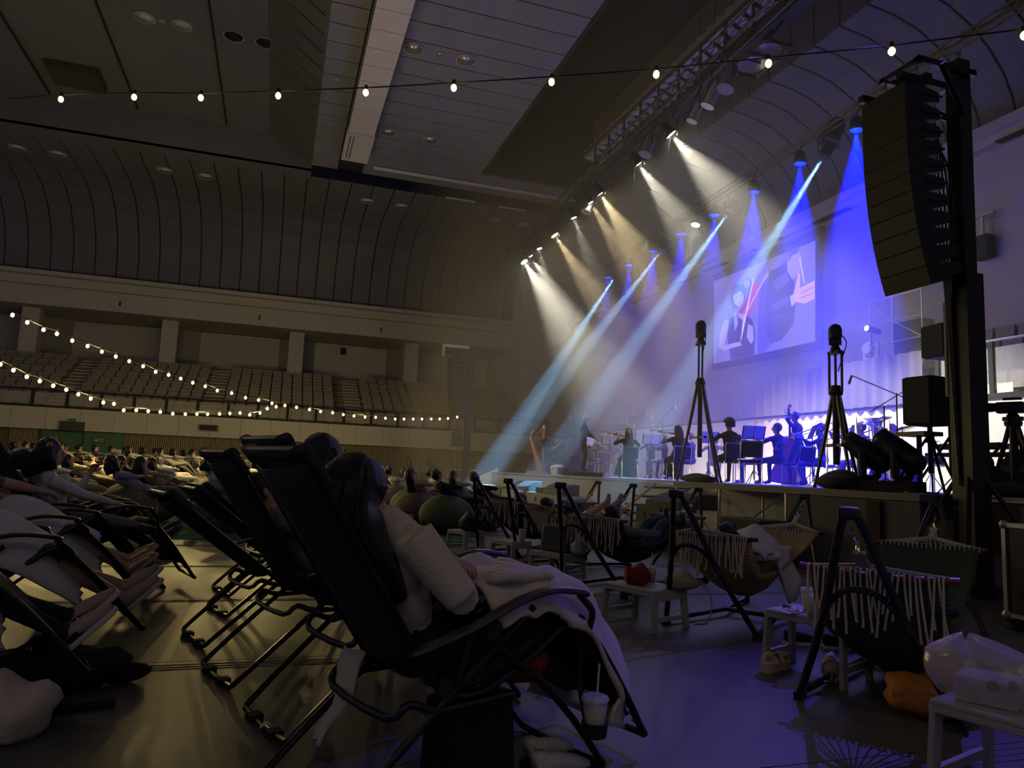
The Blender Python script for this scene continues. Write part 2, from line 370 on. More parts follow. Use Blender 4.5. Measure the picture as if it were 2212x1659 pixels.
cf = struct(sweep([(p+.12 if i < 4 else p, z+.09) for i, (p, z) in enumerate(PROF)], -20, 12.7, 'x', .02).build('cove_far', DARKJ))
cf.name = 'ceiling_cove_far'
for k in range(34):
    x = -20+.97*k
    if x > 12: break
    kink = PROF if k % 2 else [(p, z) for p, z in PROF]
    sweep(kink, x+.025, min(x+.945, 12.7), 'x').build('cove_plank', COVE, cf)
g = G().bb((-20, 31.2, 13.7), (.5, 32.2, 13.76)).bb((-20, 31.2, 13.7), (.5, 31.32, 15.2)); g.build('soffit_step', COVE, cf)
G().bb((3.0, 29.8, 13.66), (12.4, 29.9, 13.76)).build('light_slot', mat('slot_trim', (.7, .7, .78), .4), cf)
for x, y in ((6.6, 31.8), (9.2, 31.9)): G().bb((x, y, 13.66), (x+1.4, y+.06, 13.72)).build('light_slot', mat('slot_trim', (.7, .7, .78), .4), cf)
# stage side cove: bent planks up to the lip of the dark pit, upright planks above it
PR2 = [(15.98, 9.8), (15.86, 10.4), (15.6, 10.95), (15.14, 11.5), (14.65, 11.9), (14.0, 12.24), (13.3, 12.42), (12.55, 12.5)]
cr2 = struct(sweep([(p+.08, z+.09) for p, z in PR2], -3, 38, 'y', .02).build('ceiling_cove_right', DARKJ))
for k in range(44):
    y = -2.85+.91*k
    if y > 37.3: break
    sweep(PR2, y+.03, y+.88, 'y').build('cove_plank', COVE, cr2)
    if y < 29: G().bb((12.53, y+.03, 12.5), (12.6, y+.88, 17)).build('upright_plank', COVE, cr2)
G().bb((12.6, -3, 12.6), (12.7, 38, 17.2)).build('upright_backing', DARKJ, cr2)
LENS = mat('downlight_reflector', (.75, .75, .8), .25, .7); LENSD = mat('downlight_dim', (.5, .5, .52), .4)
def downlight(x, y, z, r, lab, grp, m=LENS):
    t = thing('downlight', lab, 'downlight', (x, y, z), 0, grp)
    G().lathe([(r*1.1, 0), (r*1.1, -.03), (r, -.03), (r, 0)], n=18, cap=False).build('rim', mat('rim_grey', (.4, .4, .42), .5), t)
    G().lathe([(r, -.02), (r*.95, .0), (r*.5, .015), (.02, .02)], n=18).build('reflector', m, t, smooth=True)
    return t
for x, y, r, l in ((3.01, 20.6, .29, 'large silvery downlight nearest the pale beam in the nearer trio on the planks'), (3.84, 20.6, .1, 'small round fitting between the two nearer plank downlights'), (4.67, 20.6, .29, 'large silvery downlight towards the dark pit in the nearer trio'),
                   (3.1, 26.5, .27, 'large downlight nearest the pale beam in the farther trio on the planks'), (3.95, 26.5, .09, 'small round fitting between the two farther plank downlights'), (4.75, 26.5, .27, 'large downlight towards the dark pit in the farther trio')):
    downlight(x, y, 13.79, r, l, 'downlights in the planked ceiling')
for x, y, l in ((.95, 23.4, 'nearer tiny fitting left of the pale beam'), (1.0, 26.3, 'farther tiny fitting left of the pale beam')): downlight(x, y, 13.79, .1, l, 'downlights in the planked ceiling')
for x, r, l, m in ((-5.07, .3, 'brighter oval downlight at the left of the high dark bay', LENSD), (-4.56, .08, 'tiny fitting between the two pale downlights of the dark bay', LENSD), (-3.98, .3, 'second pale downlight in the high dark bay', LENSD), (-2.4, .3, 'unlit black downlight in the dark bay, nearer the pale ones', MBLK), (-1.41, .3, 'unlit black downlight in the dark bay beside the louvres', MBLK)):
    downlight(x, 24.2, 15.04, r, l, 'downlights in the dark left bay', m)
for k, x in enumerate((-11.3, -9.8, -5.66, -3.99, 3.21, 4.88, 9.61, 11.17)):
    downlight(x, 33.9, 13.71, .3, 'faint downlight in the far soffit, number %s from the left wall side' % ('one two three four five six seven eight'.split()[k]), 'downlights in the far soffit', LENSD)
# pleated ledge beside the pit
g = G()
for k in range(26): g.box((9.95, 11.8+.42*k, 12.35), (.75, .5, .3), (0, 0, R_(24)))
struct(g.build('trim_8', mat('pleat', (.26, .25, .34), .8)))
# ------------------------------------------------------------------ stage side balcony, parapet, drape
pr = struct(G().bb((14, -2, 0), (14.3, 30, 3.1)).build('wall_stage', mat('stage_parapet', (.66, .60, .56), .8)))
G().bb((13.95, -2, 3.05), (14.3, 30, 3.16)).build('parapet_cap', MBLK, pr)
g = G()
for k in range(4): g.bb((14.3+.5*k, -2, 2.4), (14.8+.5*k, 30, 3.1+.38*k))
struct(g.build('trim_9', BALC))
DRAPE = mat('grey_drape', (.17, .16, .19), .9)
def pleats(y0, y1, x, z0, z1, per=.35, amp=.06):
    n = int((y1-y0)/per*6)
    return G().grid(lambda u, v: (x+amp*sin(u*(y1-y0)/per*2*pi)*(1.15-.4*v)+.03*sin(u*37), y0+(y1-y0)*u, z0+(z1-z0)*v), n, 3)
g = pleats(12.6, 25.5, 13.86, 3.1, 4.3)
tag(g.build('stage_drape', DRAPE, smooth=True), 'long grey pleated drape hung over the balcony front behind the stage', 'drape')
rt = thing('balcony_railing', 'glass railing along the balcony beside the speaker tower', 'railing', (14.1, 12.4, 3.16))
for k in range(9):
    G().bb((-.04, -1.3*k-.05, 0), (.06, -1.3*k+.05, 1.1)).build('post', MBLK, rt)
    G().bb((0, -1.3*k-1.22, .1), (.02, -1.3*k-.08, .98)).build('glass_pane', mat('railing_glass_grey', (.6, .6, .66), .1, alpha=.3), rt)
G().tube([(0, 0, 1.13), (0, -12, 1.13)], .03).build('handrail', STEEL, rt)
seatR = mat('side_seat', (.20, .19, .22), .7); g = G().box((.1, 0, .42), (.05, .46, .5), (0, R_(8), 0)).box((-.06, 0, .3), (.3, .44, .09), (0, R_(-12), 0)).box((.06, 0, .1), (.2, .1, .2))
seat_me2 = g.mesh('side_seat', seatR); seat_old = seat_me; seat_me = seat_me2
for r in range(4):
    for k in range(9 if r < 3 else 0):
        y = 13.2-.54*k
        if NSEAT < 299: seatput(14.75+.5*r, y, 3.1+.38*r+.45*(r > 0), 0, 'grey seat, %s from the stage end, %s row of balcony beside speaker tower' % (ORDN[k], rown[r]), 'seats beside the speaker tower, %s row' % rown[r])
t = thing('lamp_lit_window', 'small glowing yellow opening low behind the side balcony glass', 'window', (14.28, 11.1, 3.3))
G().bb((-.02, -.3, -.1), (.0, .3, .1)).build('glow', mat('warm_glow', (.8, .65, .3), .5, emis=.8), t)
t = thing('wall_speaker', 'small dark loudspeaker hung on the wall above the side balcony', 'speaker', (15.7, 13.0, 6.7))
p = aX(2125, 535, 15.8); t.location = p
G().bb((-.15, -.2, -.28), (.12, .2, .28)).build('cabinet', MBLK, t); G().bb((-.05, -.04, .28), (.0, .04, .75)).build('bracket', STEEL, t); G().bb((-.1, -.35, .75), (0, .35, .82)).build('rail', STEEL, t)
# scaffold frame on the side balcony
t = thing('scaffold_frame', 'thin scaffold frame standing on the balcony behind the stage', 'scaffold', (15, 14.5, 0)); g = G()
for y in (-.9, 0, .75): g.tube([(0, y, 4.2), (0, y, 6.15)], .02, 5)
for z in (4.9, 5.45, 6.1): g.tube([(0, -.9, z), (0, .75, z)], .018, 5)
g.tube([(0, -.9, 4.9), (0, 0, 5.45)], .014, 5).tube([(0, 0, 5.45), (0, .75, 6.1)], .014, 5); g.build('tubes', STEEL, t)
G().bb((.1, -.8, 4.5), (.5, .1, 5.4)).build('black_panel', MBLK, t)
# ------------------------------------------------------------------ haze over the stage
vm = bpy.data.materials.new('stage_haze'); vm.use_nodes = True; nt = vm.node_tree; nt.nodes.remove(nt.nodes['Principled BSDF'])
vsn = nt.nodes.new('ShaderNodeVolumeScatter'); vsn.inputs['Density'].default_value = .027; vsn.inputs['Anisotropy'].default_value = .25; vsn.inputs['Color'].default_value = (1, 1, 1, 1)
nt.links.new(vsn.outputs[0], nt.nodes['Material Output'].inputs['Volume'])
o = tag(G().bb((4.2, 7.5, .03), (15.95, 34.5, 12.38)).build('stage_haze', vm), 'thin haze hanging over the stage in the light beams', 'haze', kind='stuff')
# ------------------------------------------------------------------ trusses and stage lamps
def truss(name, lab, a, b, w_=.32, nseg=24, r=.025, m=BLK):
    t = thing(name, lab, 'truss', a); b = V(b)-V(a); L = b.length; d = b.normalized(); x = d.cross(V((0, 0, 1))).normalized(); z = x.cross(d)
    cs = [x*i*w_/2+z*j*w_/2 for i, j in ((-1, -1), (1, -1), (1, 1), (-1, 1))]
    for c in cs: G().tube([c, b+c], r, 6).build('chord', m, t)
    g = G()
    for k in range(nseg):
        for q in range(4):
            g.tube([cs[q]+d*L*k/nseg, cs[(q+1) % 4]+d*L*(k+1)/nseg], r*.5, 4)
    g.build('lacing', m, t, kind='stuff'); return t
truss('lighting_truss', 'black box truss carrying the front row of stage lamps', (7.85, 25.5, 9.25), (7.6, 7.2, 9.55))
t = thing('ceiling_catwalk', 'long dark double rail catwalk above the front lamp truss', 'catwalk', (9, 8, 10.7))
for dx, dz in ((0, 0), (.3, .1), (-.1, .6)): G().tube([(dx, 0, dz), (dx-.05, 14, dz+.3)], .05, 6).build('rail', MBLK, t)
G().bb((-.05, 0, -.25), (.28, 14, -.2)).build('deck', MBLK, t)
for k in range(14): G().bb((-.15, k, -.2), (-.1, k+.06, .75)).build('stanchion', MBLK, t)
truss('rear_truss', 'thin rear truss pipe carrying blue lamps and the pale beams', (11.55, 27, 9.05), (11.25, 5, 9.35), .16, 30, .018)
def trp(x, y):   # centre line of the truss above a lamp
    a, b = ((7.85, 25.5, 9.25), (7.6, 7.2, 9.55)) if x < 9.5 else ((11.55, 27, 9.05), (11.25, 5, 9.35)); u = (y-a[1])/(b[1]-a[1])
    c = V(a).lerp(V(b), u); h = .16 if x < 9.5 else .08; return c+V((h if x > c.x else -h, 0, -h))
def lamp(x, y, z, tgt, col, W, ang, kind, lab, grp, blend=.9, em=30., rad=.1):
    t = thing('stage_lamp', lab, 'stage lamp', (x, y, z), 0, grp); d = (V(tgt)-V((x, y, z))).normalized(); q = d.to_track_quat('-Z', 'Y').to_matrix()
    m4 = q.to_4x4()
    if kind == 'par':
        G().lathe([(.04, .34), (.09, .3), (rad, .12), (rad*1.08, 0), (rad*1.02, 0), (rad*.95, .03)], cap=False, n=14).xf(m4).build('housing', BLK, t, smooth=True)
    else:
        G().box((0, 0, .16), (.22, .26, .34)).lathe([(rad*1.15, 0), (rad*1.15, .05), (.1, .06)], n=14).xf(m4).build('housing', BLK, t, bevel=.02)
    G().lathe([(rad, .02), (rad*.3, .0)], n=14).xf(m4).build('lens', mat('lens_%02d%02d%02d_%d' % (col[0]*99, col[1]*99, col[2]*99, em), col, .3, emis=em, ecol=col), t)
    tp = trp(x, y); hv = tp-V((x, y, z)); h = hv.z
    g = G().tube([(-.15, 0, .02), (-.15, 0, h*.5), (0, 0, h*.65), (.15, 0, h*.5), (.15, 0, .02)], .012, 5).tube([(0, 0, h*.65), hv], .02, 6); g.build('yoke', BLK, t)
    l = light('SPOT', 'stage_lamp_light', (0, 0, 0), col, W, None, .03, ang, blend, t); l.rotation_euler = d.to_track_quat('-Z', 'Y').to_euler(); l.location = d*.06
    l['kind'] = 'helper'
    return t
posA = 'at the far end|next to the far end|third from the far end|fourth from the far end|fifth from the far end|sixth from the far end|seventh from the far end|second nearest of the lit ones|nearest of the lit ones'.split('|')
for i, ((x, y), c, e, tg, an) in enumerate(A_LAMPS):
    lamp(x, y, 8.62, tg, c, e, an, 'par', '%s par lamp on the front truss, %s' % ('warm amber' if c is WARM else 'pale yellow', posA[i]), 'front truss lamps', rad=.13 if i in (0, 3, 6, 7, 8) else .09)
for i, ((x, y), e) in enumerate(B_CYAN):
    tx = aZ(*((1290, 1110), (1170, 1090), (1110, 1060), (1065, 1040))[i], .2)
    lamp(x, y, 8.65, CT[i], CYAN, e, 6.4, 'head', 'moving head throwing a pale blue beam, %s on the rear truss' % ('nearest', 'second nearest', 'third nearest', 'farthest')[i], 'pale beam moving heads', blend=.25, rad=.1)
nm = 'nearest second third fourth fifth sixth seventh farthest'.split()
for i, (x, y) in enumerate(B_BLUE):
    lamp(x, y, 8.6, (x-.5, y-.2, 0), BLUE, BLW[i], 30, 'par', 'deep blue LED par lamp, %s one along the rear truss' % nm[i], 'blue rear truss lamps', blend=.6, em=6., rad=.14)
lamp(11.27, 18.0, 8.6, (9.0, 17, 1.1), (1, .98, .88), 450, 16, 'par', 'single white lamp among the blue ones on the rear truss', 'rear truss lamps', rad=.13)
lamp(7.62, 7.3, 8.75, (2.3, 2.9, 0), (.14, .08, 1.), 420, 20, 'par', 'added violet wash lamp, out of view at the near end of the front truss', 'front truss lamps', rad=.1)  # added lamp out of view, tints the right foreground floor violet
def deadlamp(px, py, X, lab, tilt, m=BLK, L_=.5, r=.1):
    p = aX(px, py, X); t = thing('stage_lamp', lab, 'stage lamp', p, 0, 'unlit truss lamps')
    G().lathe([(r*.8, L_/2), (r, L_*.2), (r, -L_*.4), (r*1.3, -L_/2), (r*1.2, -L_/2)], n=12, rot=(tilt, R_(20), 0)).build('barrel', m, t, smooth=False)
    G().tube([(0, -.16, 0), (0, -.16, .3), (0, .16, .3), (0, .16, 0)], .015, 5).tube([(0, 0, .3), trp(p.x, p.y)-p], .02, 5).build('yoke', BLK, t)
SILV = mat('lamp_silver', (.55, .55, .6), .35, .4)
deadlamp(1503, 243, 7.7, 'short bright silver spotlight hanging from the front truss, lit from beside', R_(10), SILV, .42, .09)
deadlamp(1540, 205, 7.65, 'purple-lit grey spotlight tilted below the front truss', R_(15), SILV, .5, .11)
deadlamp(1575, 170, 7.65, 'upright grey spotlight hanging nearest on the front truss', 0, mat('lamp_grey', (.2, .2, .24), .4), .5, .13)
deadlamp(1401, 315, 7.75, 'upright dark spotlight between two lit lamps on the front truss', 0, mat('lamp_grey', (.2, .2, .24), .4), .5, .12)
deadlamp(1272, 442, 7.8, 'dark spotlight on the front truss near the amber lamps', 0, mat('lamp_grey', (.2, .2, .24), .4), .5, .12)
deadlamp(1160, 550, 7.9, 'dark shuttered lamp beside the farthest lit lamp', R_(30), BLK, .5, .13)
deadlamp(1800, 285, 11.9, 'dark moving head body above the nearest pale beam', R_(10), BLK, .6, .22)
deadlamp(1395, 530, 11.4, 'faintly gleaming unlit lamp among the rear truss lamps', R_(10), SILV, .3, .07)
for px, py, X, l in ((1625, 140, 8.6, 'square framed floodlight under the catwalk, left one'), (1655, 112, 8.7, 'square framed floodlight under the catwalk, right one')):
    p = aX(px, py, X); t = thing('flood_light', l, 'flood light', p)
    G().lathe([(.3, .0), (.24, .12), (.1, .2), (.05, .22)], n=16, cap=False).build('reflector', SILV, t, smooth=True)
    G().tube([(-.36, -.36, 0), (.36, -.36, 0), (.36, .36, 0), (-.36, .36, 0)], .03, 4, closed=True).build('frame', BLK, t); G().build('hanger_frame', BLK, t); G().tube([(0, 0, .2), V((9.12, p.y, 10.5))-p], .03, 5).build('hanger', BLK, t)
# ceiling sound dome
t = thing('ceiling_speaker', 'dark round fitting on the curved cove panels beyond the tower', 'speaker', aX(2073, 120, 15.0)); G().lathe([(.02, 0), (.3, .04), (.36, .12)], n=16, rot=(0, R_(35), 0)).build('dome', MBLK, t)
# follow light on the side balcony, shining across the hall
p = V((14.25, 14.6, 5.2)); t = thing('follow_spot', 'small white follow light shining left from the side balcony', 'spotlight', p)
G().lathe([(.07, 0), (.09, .05), (.08, .4)], n=12, rot=(0, R_(98), 0)).build('barrel', BLK, t); G().lathe([(.065, -.01), (.02, -.015)], n=12, rot=(0, R_(98), 0)).build('lens', mat('white_lens', (1, .98, .9), .3, emis=40), t)
G().tube([(.15, 0, 0), (.15, 0, -2.1)], .02, 6).build('pole', BLK, t)
light('SPOT', 'stage_lamp_light', (-.05, 0, 0), (1, .62, .5), 300, None, .02, 13, .4, t).rotation_euler = V((-1.2, 2.2, .75)).to_track_quat('-Z', 'Y').to_euler()
t = thing('moving_head', 'white moving head fixture with forked yoke on the balcony edge', 'moving head', aX(1882, 768, 14.1))
G().tube([(0, .22, .3), (0, .2, -.05), (0, 0, -.12), (0, -.2, -.05), (0, -.22, .3)], .04, 6, flat=1.2).build('yoke', mat('offwhite', (.7, .7, .72), .4), t)
G().lathe([(.14, -.05), (.16, .0), (.14, .05)], c=(0, .12, .2), n=14, rot=(0, R_(90), 0)).build('head', mat('offwhite', (.7, .7, .72), .4), t)
G().bb((-.12, -.2, -.3), (.12, .2, -.16)).build('base', mat('offwhite', (.7, .7, .72), .4), t); G().bb((-.03, -.03, 3.12-t.location.z), (.03, .03, -.3)).build('post', BLK, t)
# ------------------------------------------------------------------ festoon strings of bulbs
BULB = mat('bulb_glow', (1, .70, .30), .3, emis=1.9, ecol=(1, .60, .16)); SOCK = MBLK
WARMP = (1, .74, .28)
def bulb(p, t, s=1.): 
    G().sph((p[0], p[1], p[2]-.075*s), (.034*s, .034*s, .042*s), 8, 6).build('bulb', BULB, t, smooth=True)
    G().lathe([(.016*s, -.04*s), (.02*s, -.02*s), (.02*s, .015*s)], c=p, n=6).build('socket', SOCK, t)
def festoon(name, lab, pts, nlight, W, s=1., r=.012):
    t = thing('festoon_string', lab, 'string lights', (0, 0, 0), 0, None); full = sm(pts, 3)
    for i, p in enumerate(full): p.z += -.02+.0
    G().tube(full, r, 5).build('cable', BLK, t)
    for p in pts: bulb(p, t, s)
    for k in range(nlight):
        p = pts[int((k+.5)*min(len(pts), 30)/nlight*(.55 if len(pts) == 15 else 1))]; light('POINT', 'bulb_light', (p[0], p[1], p[2]-.2), WARMP, W, size=.05, parent=t)['kind'] = 'helper'
    return t
bx = [133, 291, 435, 602, 791, 981, 1192, 1418, 1660, 1926, 2212]; by = [203, 198, 199, 194, 187, 176, 163, 146, 122, 95, 60]
D0, D1 = 13.4, 9.2; A_ = aD(133, 203, D0); B_ = aD(2212, 60, D1)
fp = []
for i, (x, y) in enumerate(zip(bx, by)):
    P_ = A_.lerp(B_, i/10); fp.append(aD(x, y, (P_-EYE).dot(fw)))
st = (B_-A_)/10
fp = [fp[0]-st*2+V((0, 0, .1)), fp[0]-st+V((0, 0, .0))]+fp+[fp[-1]+st+V((0, 0, .05)), fp[-1]+st*2+V((0, 0, .1))]
festoon('f', 'near string of warm round bulbs crossing the whole hall overhead', fp, 5, 3.2, 1.4)
s1 = [(28, 672), (60, 688), (95, 704), (124, 713), (157, 728), (190, 740), (221, 752), (251, 763), (280, 773), (310, 784), (337, 796), (365, 803), (391, 811), (417, 820), (444, 828), (470, 837), (501, 843), (531, 853), (559, 858), (588, 865), (616, 870), (641, 874), (669, 879), (693, 883), (719, 886), (742, 890), (765, 893), (789, 895), (812, 896), (833, 898), (854, 900), (873, 900), (893, 900), (912, 900), (932, 900), (950, 900), (968, 899), (988, 896)]
s2 = [(2, 778), (30, 791), (59, 805), (87, 815), (116, 825), (144, 834), (170, 844), (197, 853), (224, 862), (247, 865), (268, 879), (295, 879), (321, 881), (347, 883), (374, 887), (401, 888), (426, 888), (449, 888), (475, 888), (497, 887), (519, 886), (540, 890), (562, 886), (578, 877), (597, 873)]
festoon('f', 'long far string of bulbs sloping down to the far speaker tower', [aD(x, y, 15+12*x/988) for x, y in s1], 7, 28, 1.15)
festoon('f', 'lower far string of bulbs dipping along the balcony glass', [aD(x, y, 15+8*x/597) for x, y in s2], 5, 28, 1.15)
festoon('f', 'unseen string of warm bulbs, added overhead beside the viewer for warm fill', [V((-6+1.1*i, -1.6+.25*i, 4.2-.25*sin(i/10*pi))) for i in range(11)], 5, 1.6, 1.)  # unseen string, added for the yellow ambient on the left
# ------------------------------------------------------------------ stage, skirt, side platform
STP = mat('stage_top', (.30, .29, .31), .45); SKT = mat('stage_skirt', (.34, .34, .36), .7); DSK = mat('dark_skirt', (.075, .07, .072), .8)
sg = thing('stage', 'wide concert stage with a pale grey skirt along its front', 'stage', (8, 0, 0))
G().bb((0, 4.2, 1.0), (6, 27.0, STG)).build('deck', STP, sg)
for k in range(12):
    G().bb((.02, 4.3+1.9*k, 0), (.06, 4.3+1.9*k+1.885, 1.0)).build('skirt_panel', SKT, sg)
G().bb((.1, 26.9, 0), (6, 26.96, 1.0)).build('side_panel', SKT, sg); G().tube([(-.01, 4.2, 1.03), (-.01, 27, 1.03)], .02, 6).build('edge_rail', ALU, sg)
pf = thing('camera_platform', 'dark scaffold platform standing out in front of the stage', 'platform', (6.95, 0, 0))
y1, y0 = aX(1455, 1040, 6.95).y, 6.4
G().bb((0, y0, 1.0), (1.0, y1, 1.085)).build('deck', mat('platform_deck', (.10, .10, .10), .6), pf)
for k, px in enumerate((1457, 1549, 1692)):
    y = aX(px, 1045, 6.95).y; G().tube([(.05, y, 0), (.05, y, 1.0)], .022, 6).build('leg', STEEL, pf); G().lathe([(.06, .0), (.06, .02)], c=(.05, y, 0), n=10).build('foot', STEEL, pf); G().tube([(.9, y, 0), (.9, y, 1.0)], .022, 6).build('leg', STEEL, pf)
ya, yb, yc = [aX(px, 1045, 6.95).y for px in (1457, 1549, 1692)]
for a, b in ((ya, yb), (yb, yc)):
    for p, q in (((.05, a, 1.0), (.05, b, .12)), ((.05, a, .12), (.05, b, 1.0))): G().tube([p, q], .012, 5).build('brace', STEEL, pf)
G().bb((-.0, y0, 0), (.03, yc-.05, .99)).build('skirt', DSK, pf)
k0 = aX(1886, 1100, 6.9).y; G().bb((-.05, k0-.1, .2), (-.01, k0+.1, .98)).build('drape_strip', MBLK, pf)
stt = thing('stage_steps', 'steps with pale nosings climbing behind the scaffold platform', 'steps', (7.25, 13.4, 0))
for k in range(5): G().bb((-.25, 1.2-.42*k-.38, .19*k+.17), (.55, 1.2-.42*k, .19*k+.21)).build('tread', DSK, stt)
for x in (-.27, .57): G().tube([(x, 1.35, .02), (x, -.95, 1.02)], .035, 4).build('stringer', mat('pale_edge', (.6, .58, .5), .5), stt)
# boxes placed by their two ends along the stage front
def span(px0, px1, pt, pb, X): a = aX(px0, (pt+pb)/2, X); b = aX(px1, (pt+pb)/2, X); return a.y, b.y, aX((px0+px1)/2, pt, X).z, aX((px0+px1)/2, pb, X).z
CAB = mat('speaker_cabinet', (.05, .06, .07), .55); CABL = mat('speaker_cabinet_grey', (.16, .19, .21), .55); GRL = mat('speaker_grille', (.02, .022, .025), .6, bump=.6, bs=120)
def subbox(px0, px1, pt, pb, X, lab, dep=.7, m=CABL, floor=True, grp='loudspeakers on the floor before the stage', wedge=False, z0=None):
    ya_, yb_, zt, zb = span(px0, px1, pt, pb, X)
    if floor: zb = 0
    if z0 is not None: zb = z0
    L = abs(ya_-yb_); H = zt-zb; t = thing('floor_monitor' if wedge else 'subwoofer', lab, 'speaker', (X, (ya_+yb_)/2, zb), 0, grp)
    if wedge:
        g = G().prism([(0, 0), (dep, 0), (dep, H), (dep*.55, H), (0, H*.45)], L, M4.Translation((0, L/2, 0)) @ Euler((R_(90), 0, 0)).to_matrix().to_4x4()); g.build('cabinet', m, t, bevel=.01)
        G().bb((dep*.08, -L*.42, H*.52), (dep*.1, L*.42, H*.54)).build('grille', GRL, t)
    else:
        G().bb((0, -L/2, 0), (dep, L/2, H)).build('cabinet', m, t, bevel=.015)
        G().bb((-.012, -L*.44, H*.08), (0, L*.44, H*.6)).build('grille', GRL, t)
        for s in (-1, 1): G().bb((-.02, s*L*.15-.05, H*.68), (-.0, s*L*.15+.05, H*.86)).build('handle', MBLK, t)
    return H
subbox(992, 1050, 1046, 1067, 6.6, 'grey subwoofer with two handles at the left end of the speaker row')
subbox(1052, 1080, 1051, 1067, 6.7, 'narrow dark subwoofer second from the left end', m=CAB)
h = subbox(1083, 1130, 1058, 1078, 6.6, 'low grey subwoofer under the first monitor wedge')
subbox(1105, 1138, 1038, 1059, 6.7, 'monitor wedge on the low grey subwoofer', .45, CAB, False, 'monitor wedges before the stage', True, h)
h = subbox(1134, 1205, 1067, 1100, 6.3, 'wide pale blue lit subwoofer under the second monitor wedge')
subbox(1172, 1214, 1045, 1066, 6.45, 'monitor wedge on the wide lit subwoofer', .45, CAB, False, 'monitor wedges before the stage', True, h)
subbox(1157, 1170, 1053, 1066, 6.6, 'small dark box left of the second monitor wedge', .3, CAB, False, 'monitor wedges before the stage', False, h)
h = subbox(1373, 1423, 1094, 1160, 5.9, 'black subwoofer low behind the hammocks under a large wedge', .7, MBLK)
subbox(1394, 1466, 1064, 1092, 5.95, 'large black wedge speaker behind the jeans hammock', .7, MBLK, False, 'monitor wedges before the stage', True, h)
subbox(1556, 1640, 1120, 1170, 6.2, 'black box in the dark under the stage steps', .5, MBLK)
t = thing('leaning_panel', 'pale board leaning against the stage skirt behind a wedge', 'board', (7.9, aX(1217, 1050, 7.9).y, 0)); G().box((0, 0, .42), (.04, .75, .84), (0, R_(-6), 0)).build('board', WHT, t)
t = thing('white_zigzag_screen', 'white angular board screen at the left end of the stage', 'screen', (7.4, 28.4, 0))
G().prism([(0, .2), (.9, .75), (.3, .75), (1.7, 1.25), (1.7, .35), (1.2, .15), (1.5, .0), (.9, 0), (1.1, .3)][::-1], .04, Euler((R_(90), 0, R_(-60))).to_matrix().to_4x4()).build('board', WHT, t)
t = thing('stage_end_scaffold', 'small lit scaffold frame beside the far end of the stage', 'scaffold', (6.6, 29, 0)); g = G()
for x in (0, 1.6):
    for y in (0, 1.2): g.tube([(x, y, 0), (x, y, 1.1)], .025, 5)
g.tube([(0, 0, 1.1), (1.6, 0, 1.1), (1.6, 1.2, 1.1), (0, 1.2, 1.1)], .03, 5, closed=True).tube([(0, 0, 0), (1.6, 0, 1.1)], .015, 5).tube([(0, 0, 1.1), (1.6, 0, 0)], .015, 5); g.build('frame', ALU, t)
for k in range(2):
    p = aZ((940, 962)[k], 1052, 0); p = V((5.2+.9*k, 29.5, 0)); t = thing('amp_rack', 'black rack case by the far tower, %s one' % ('left', 'right')[k], 'case', p, 0); G().bb((-.35, -.3, 0), (.35, .3, .95)).build('case', MBLK, t, bevel=.02); G().bb((-.3, -.32, .1), (.3, -.3, .85)).build('front_panel', BLK, t)
    def mh(loc, lab, rz, s=1., tilt=40, grp=None):
        t = thing('moving_head', lab, 'moving head', loc, rz, grp)
        G().box((0, 0, .07*s), (.42*s, .36*s, .14*s)).build('base', MBLK, t, bevel=.015*s)
        G().tube([(0, -.2*s, .5*s), (0, -.2*s, .2*s), (0, -.12*s, .16*s), (0, .12*s, .16*s), (0, .2*s, .2*s), (0, .2*s, .5*s)], .05*s, 6).build('yoke', MBLK, t)
        q = Euler((0, R_(tilt), 0))
        G().lathe([(.06*s, -.3*s), (.13*s, -.26*s), (.16*s, -.1*s), (.15*s, .1*s), (.12*s, .3*s), (.125*s, .36*s), (.1*s, .35*s)], c=(0, 0, .48*s), n=16, rot=q.to_matrix()).build('head', BLK, t, smooth=True)
        G().lathe([(.1*s, .351*s), (.04*s, .356*s)], c=(0, 0, .48*s), n=16, rot=q.to_matrix()).build('lens', mat('lens_dark', (.12, .12, .2), .1), t)
        return t
    mh(p+V((0, 0, .95)), 'moving head standing on the %s far rack case' % ('left', 'right')[k], 0, .7, -20)
# ------------------------------------------------------------------ loudspeaker towers with line arrays
def line_array(base, n, z_top, hcab, xf, y0, y1, dep, curve, lab, mastw, flip=0):
    t = thing('line_array', lab, 'loudspeaker array', base); b = V(base)
    z = z_top; x = xf; a = 0.
    for i in range(n):
        a = -R_(curve*(i/n)**1.6); q = Euler((0, a, 0)).to_matrix()
        poly = [(0, -hcab/2), (dep*.35, -hcab/2), (dep, -hcab*.28), (dep, hcab*.28), (dep*.35, hcab/2), (0, hcab/2)]
        B_ = M4.Translation((x-b.x, y1-b.y, z-b.z)) @ q.to_4x4() @ M4.Translation((0, 0, -hcab/2)); M_ = B_ @ Euler((R_(90), 0, 0)).to_matrix().to_4x4()
        o = G().prism(poly, y1-y0, M_).build('cabinet', CABT, t, bevel=.008)
        for s in (0, 1): G().box((dep*.75, -(y1-y0) if s else 0, 0), (.3, .03, .03)).xf(B_).build('link_bar', BLK, o)
        z -= hcab*cos(a)*1.01; x -= hcab*sin(a)
    g = G().bb((xf-b.x-.05, y0-b.y, z_top-b.z+.02), (xf-b.x+dep+.1, y0-b.y+.08, z_top-b.z+.1)).bb((xf-b.x-.05, y1-b.y-.08, z_top-b.z+.02), (xf-b.x+dep+.1, y1-b.y, z_top-b.z+.1)).bb((xf-b.x+.3, y0-b.y, z_top-b.z+.1), (xf-b.x+.4, y1-b.y, z_top-b.z+.16))
    g.build('fly_frame', BLK, t); return t
CABT = mat('array_cabinet', (.006, .006, .007), .6)
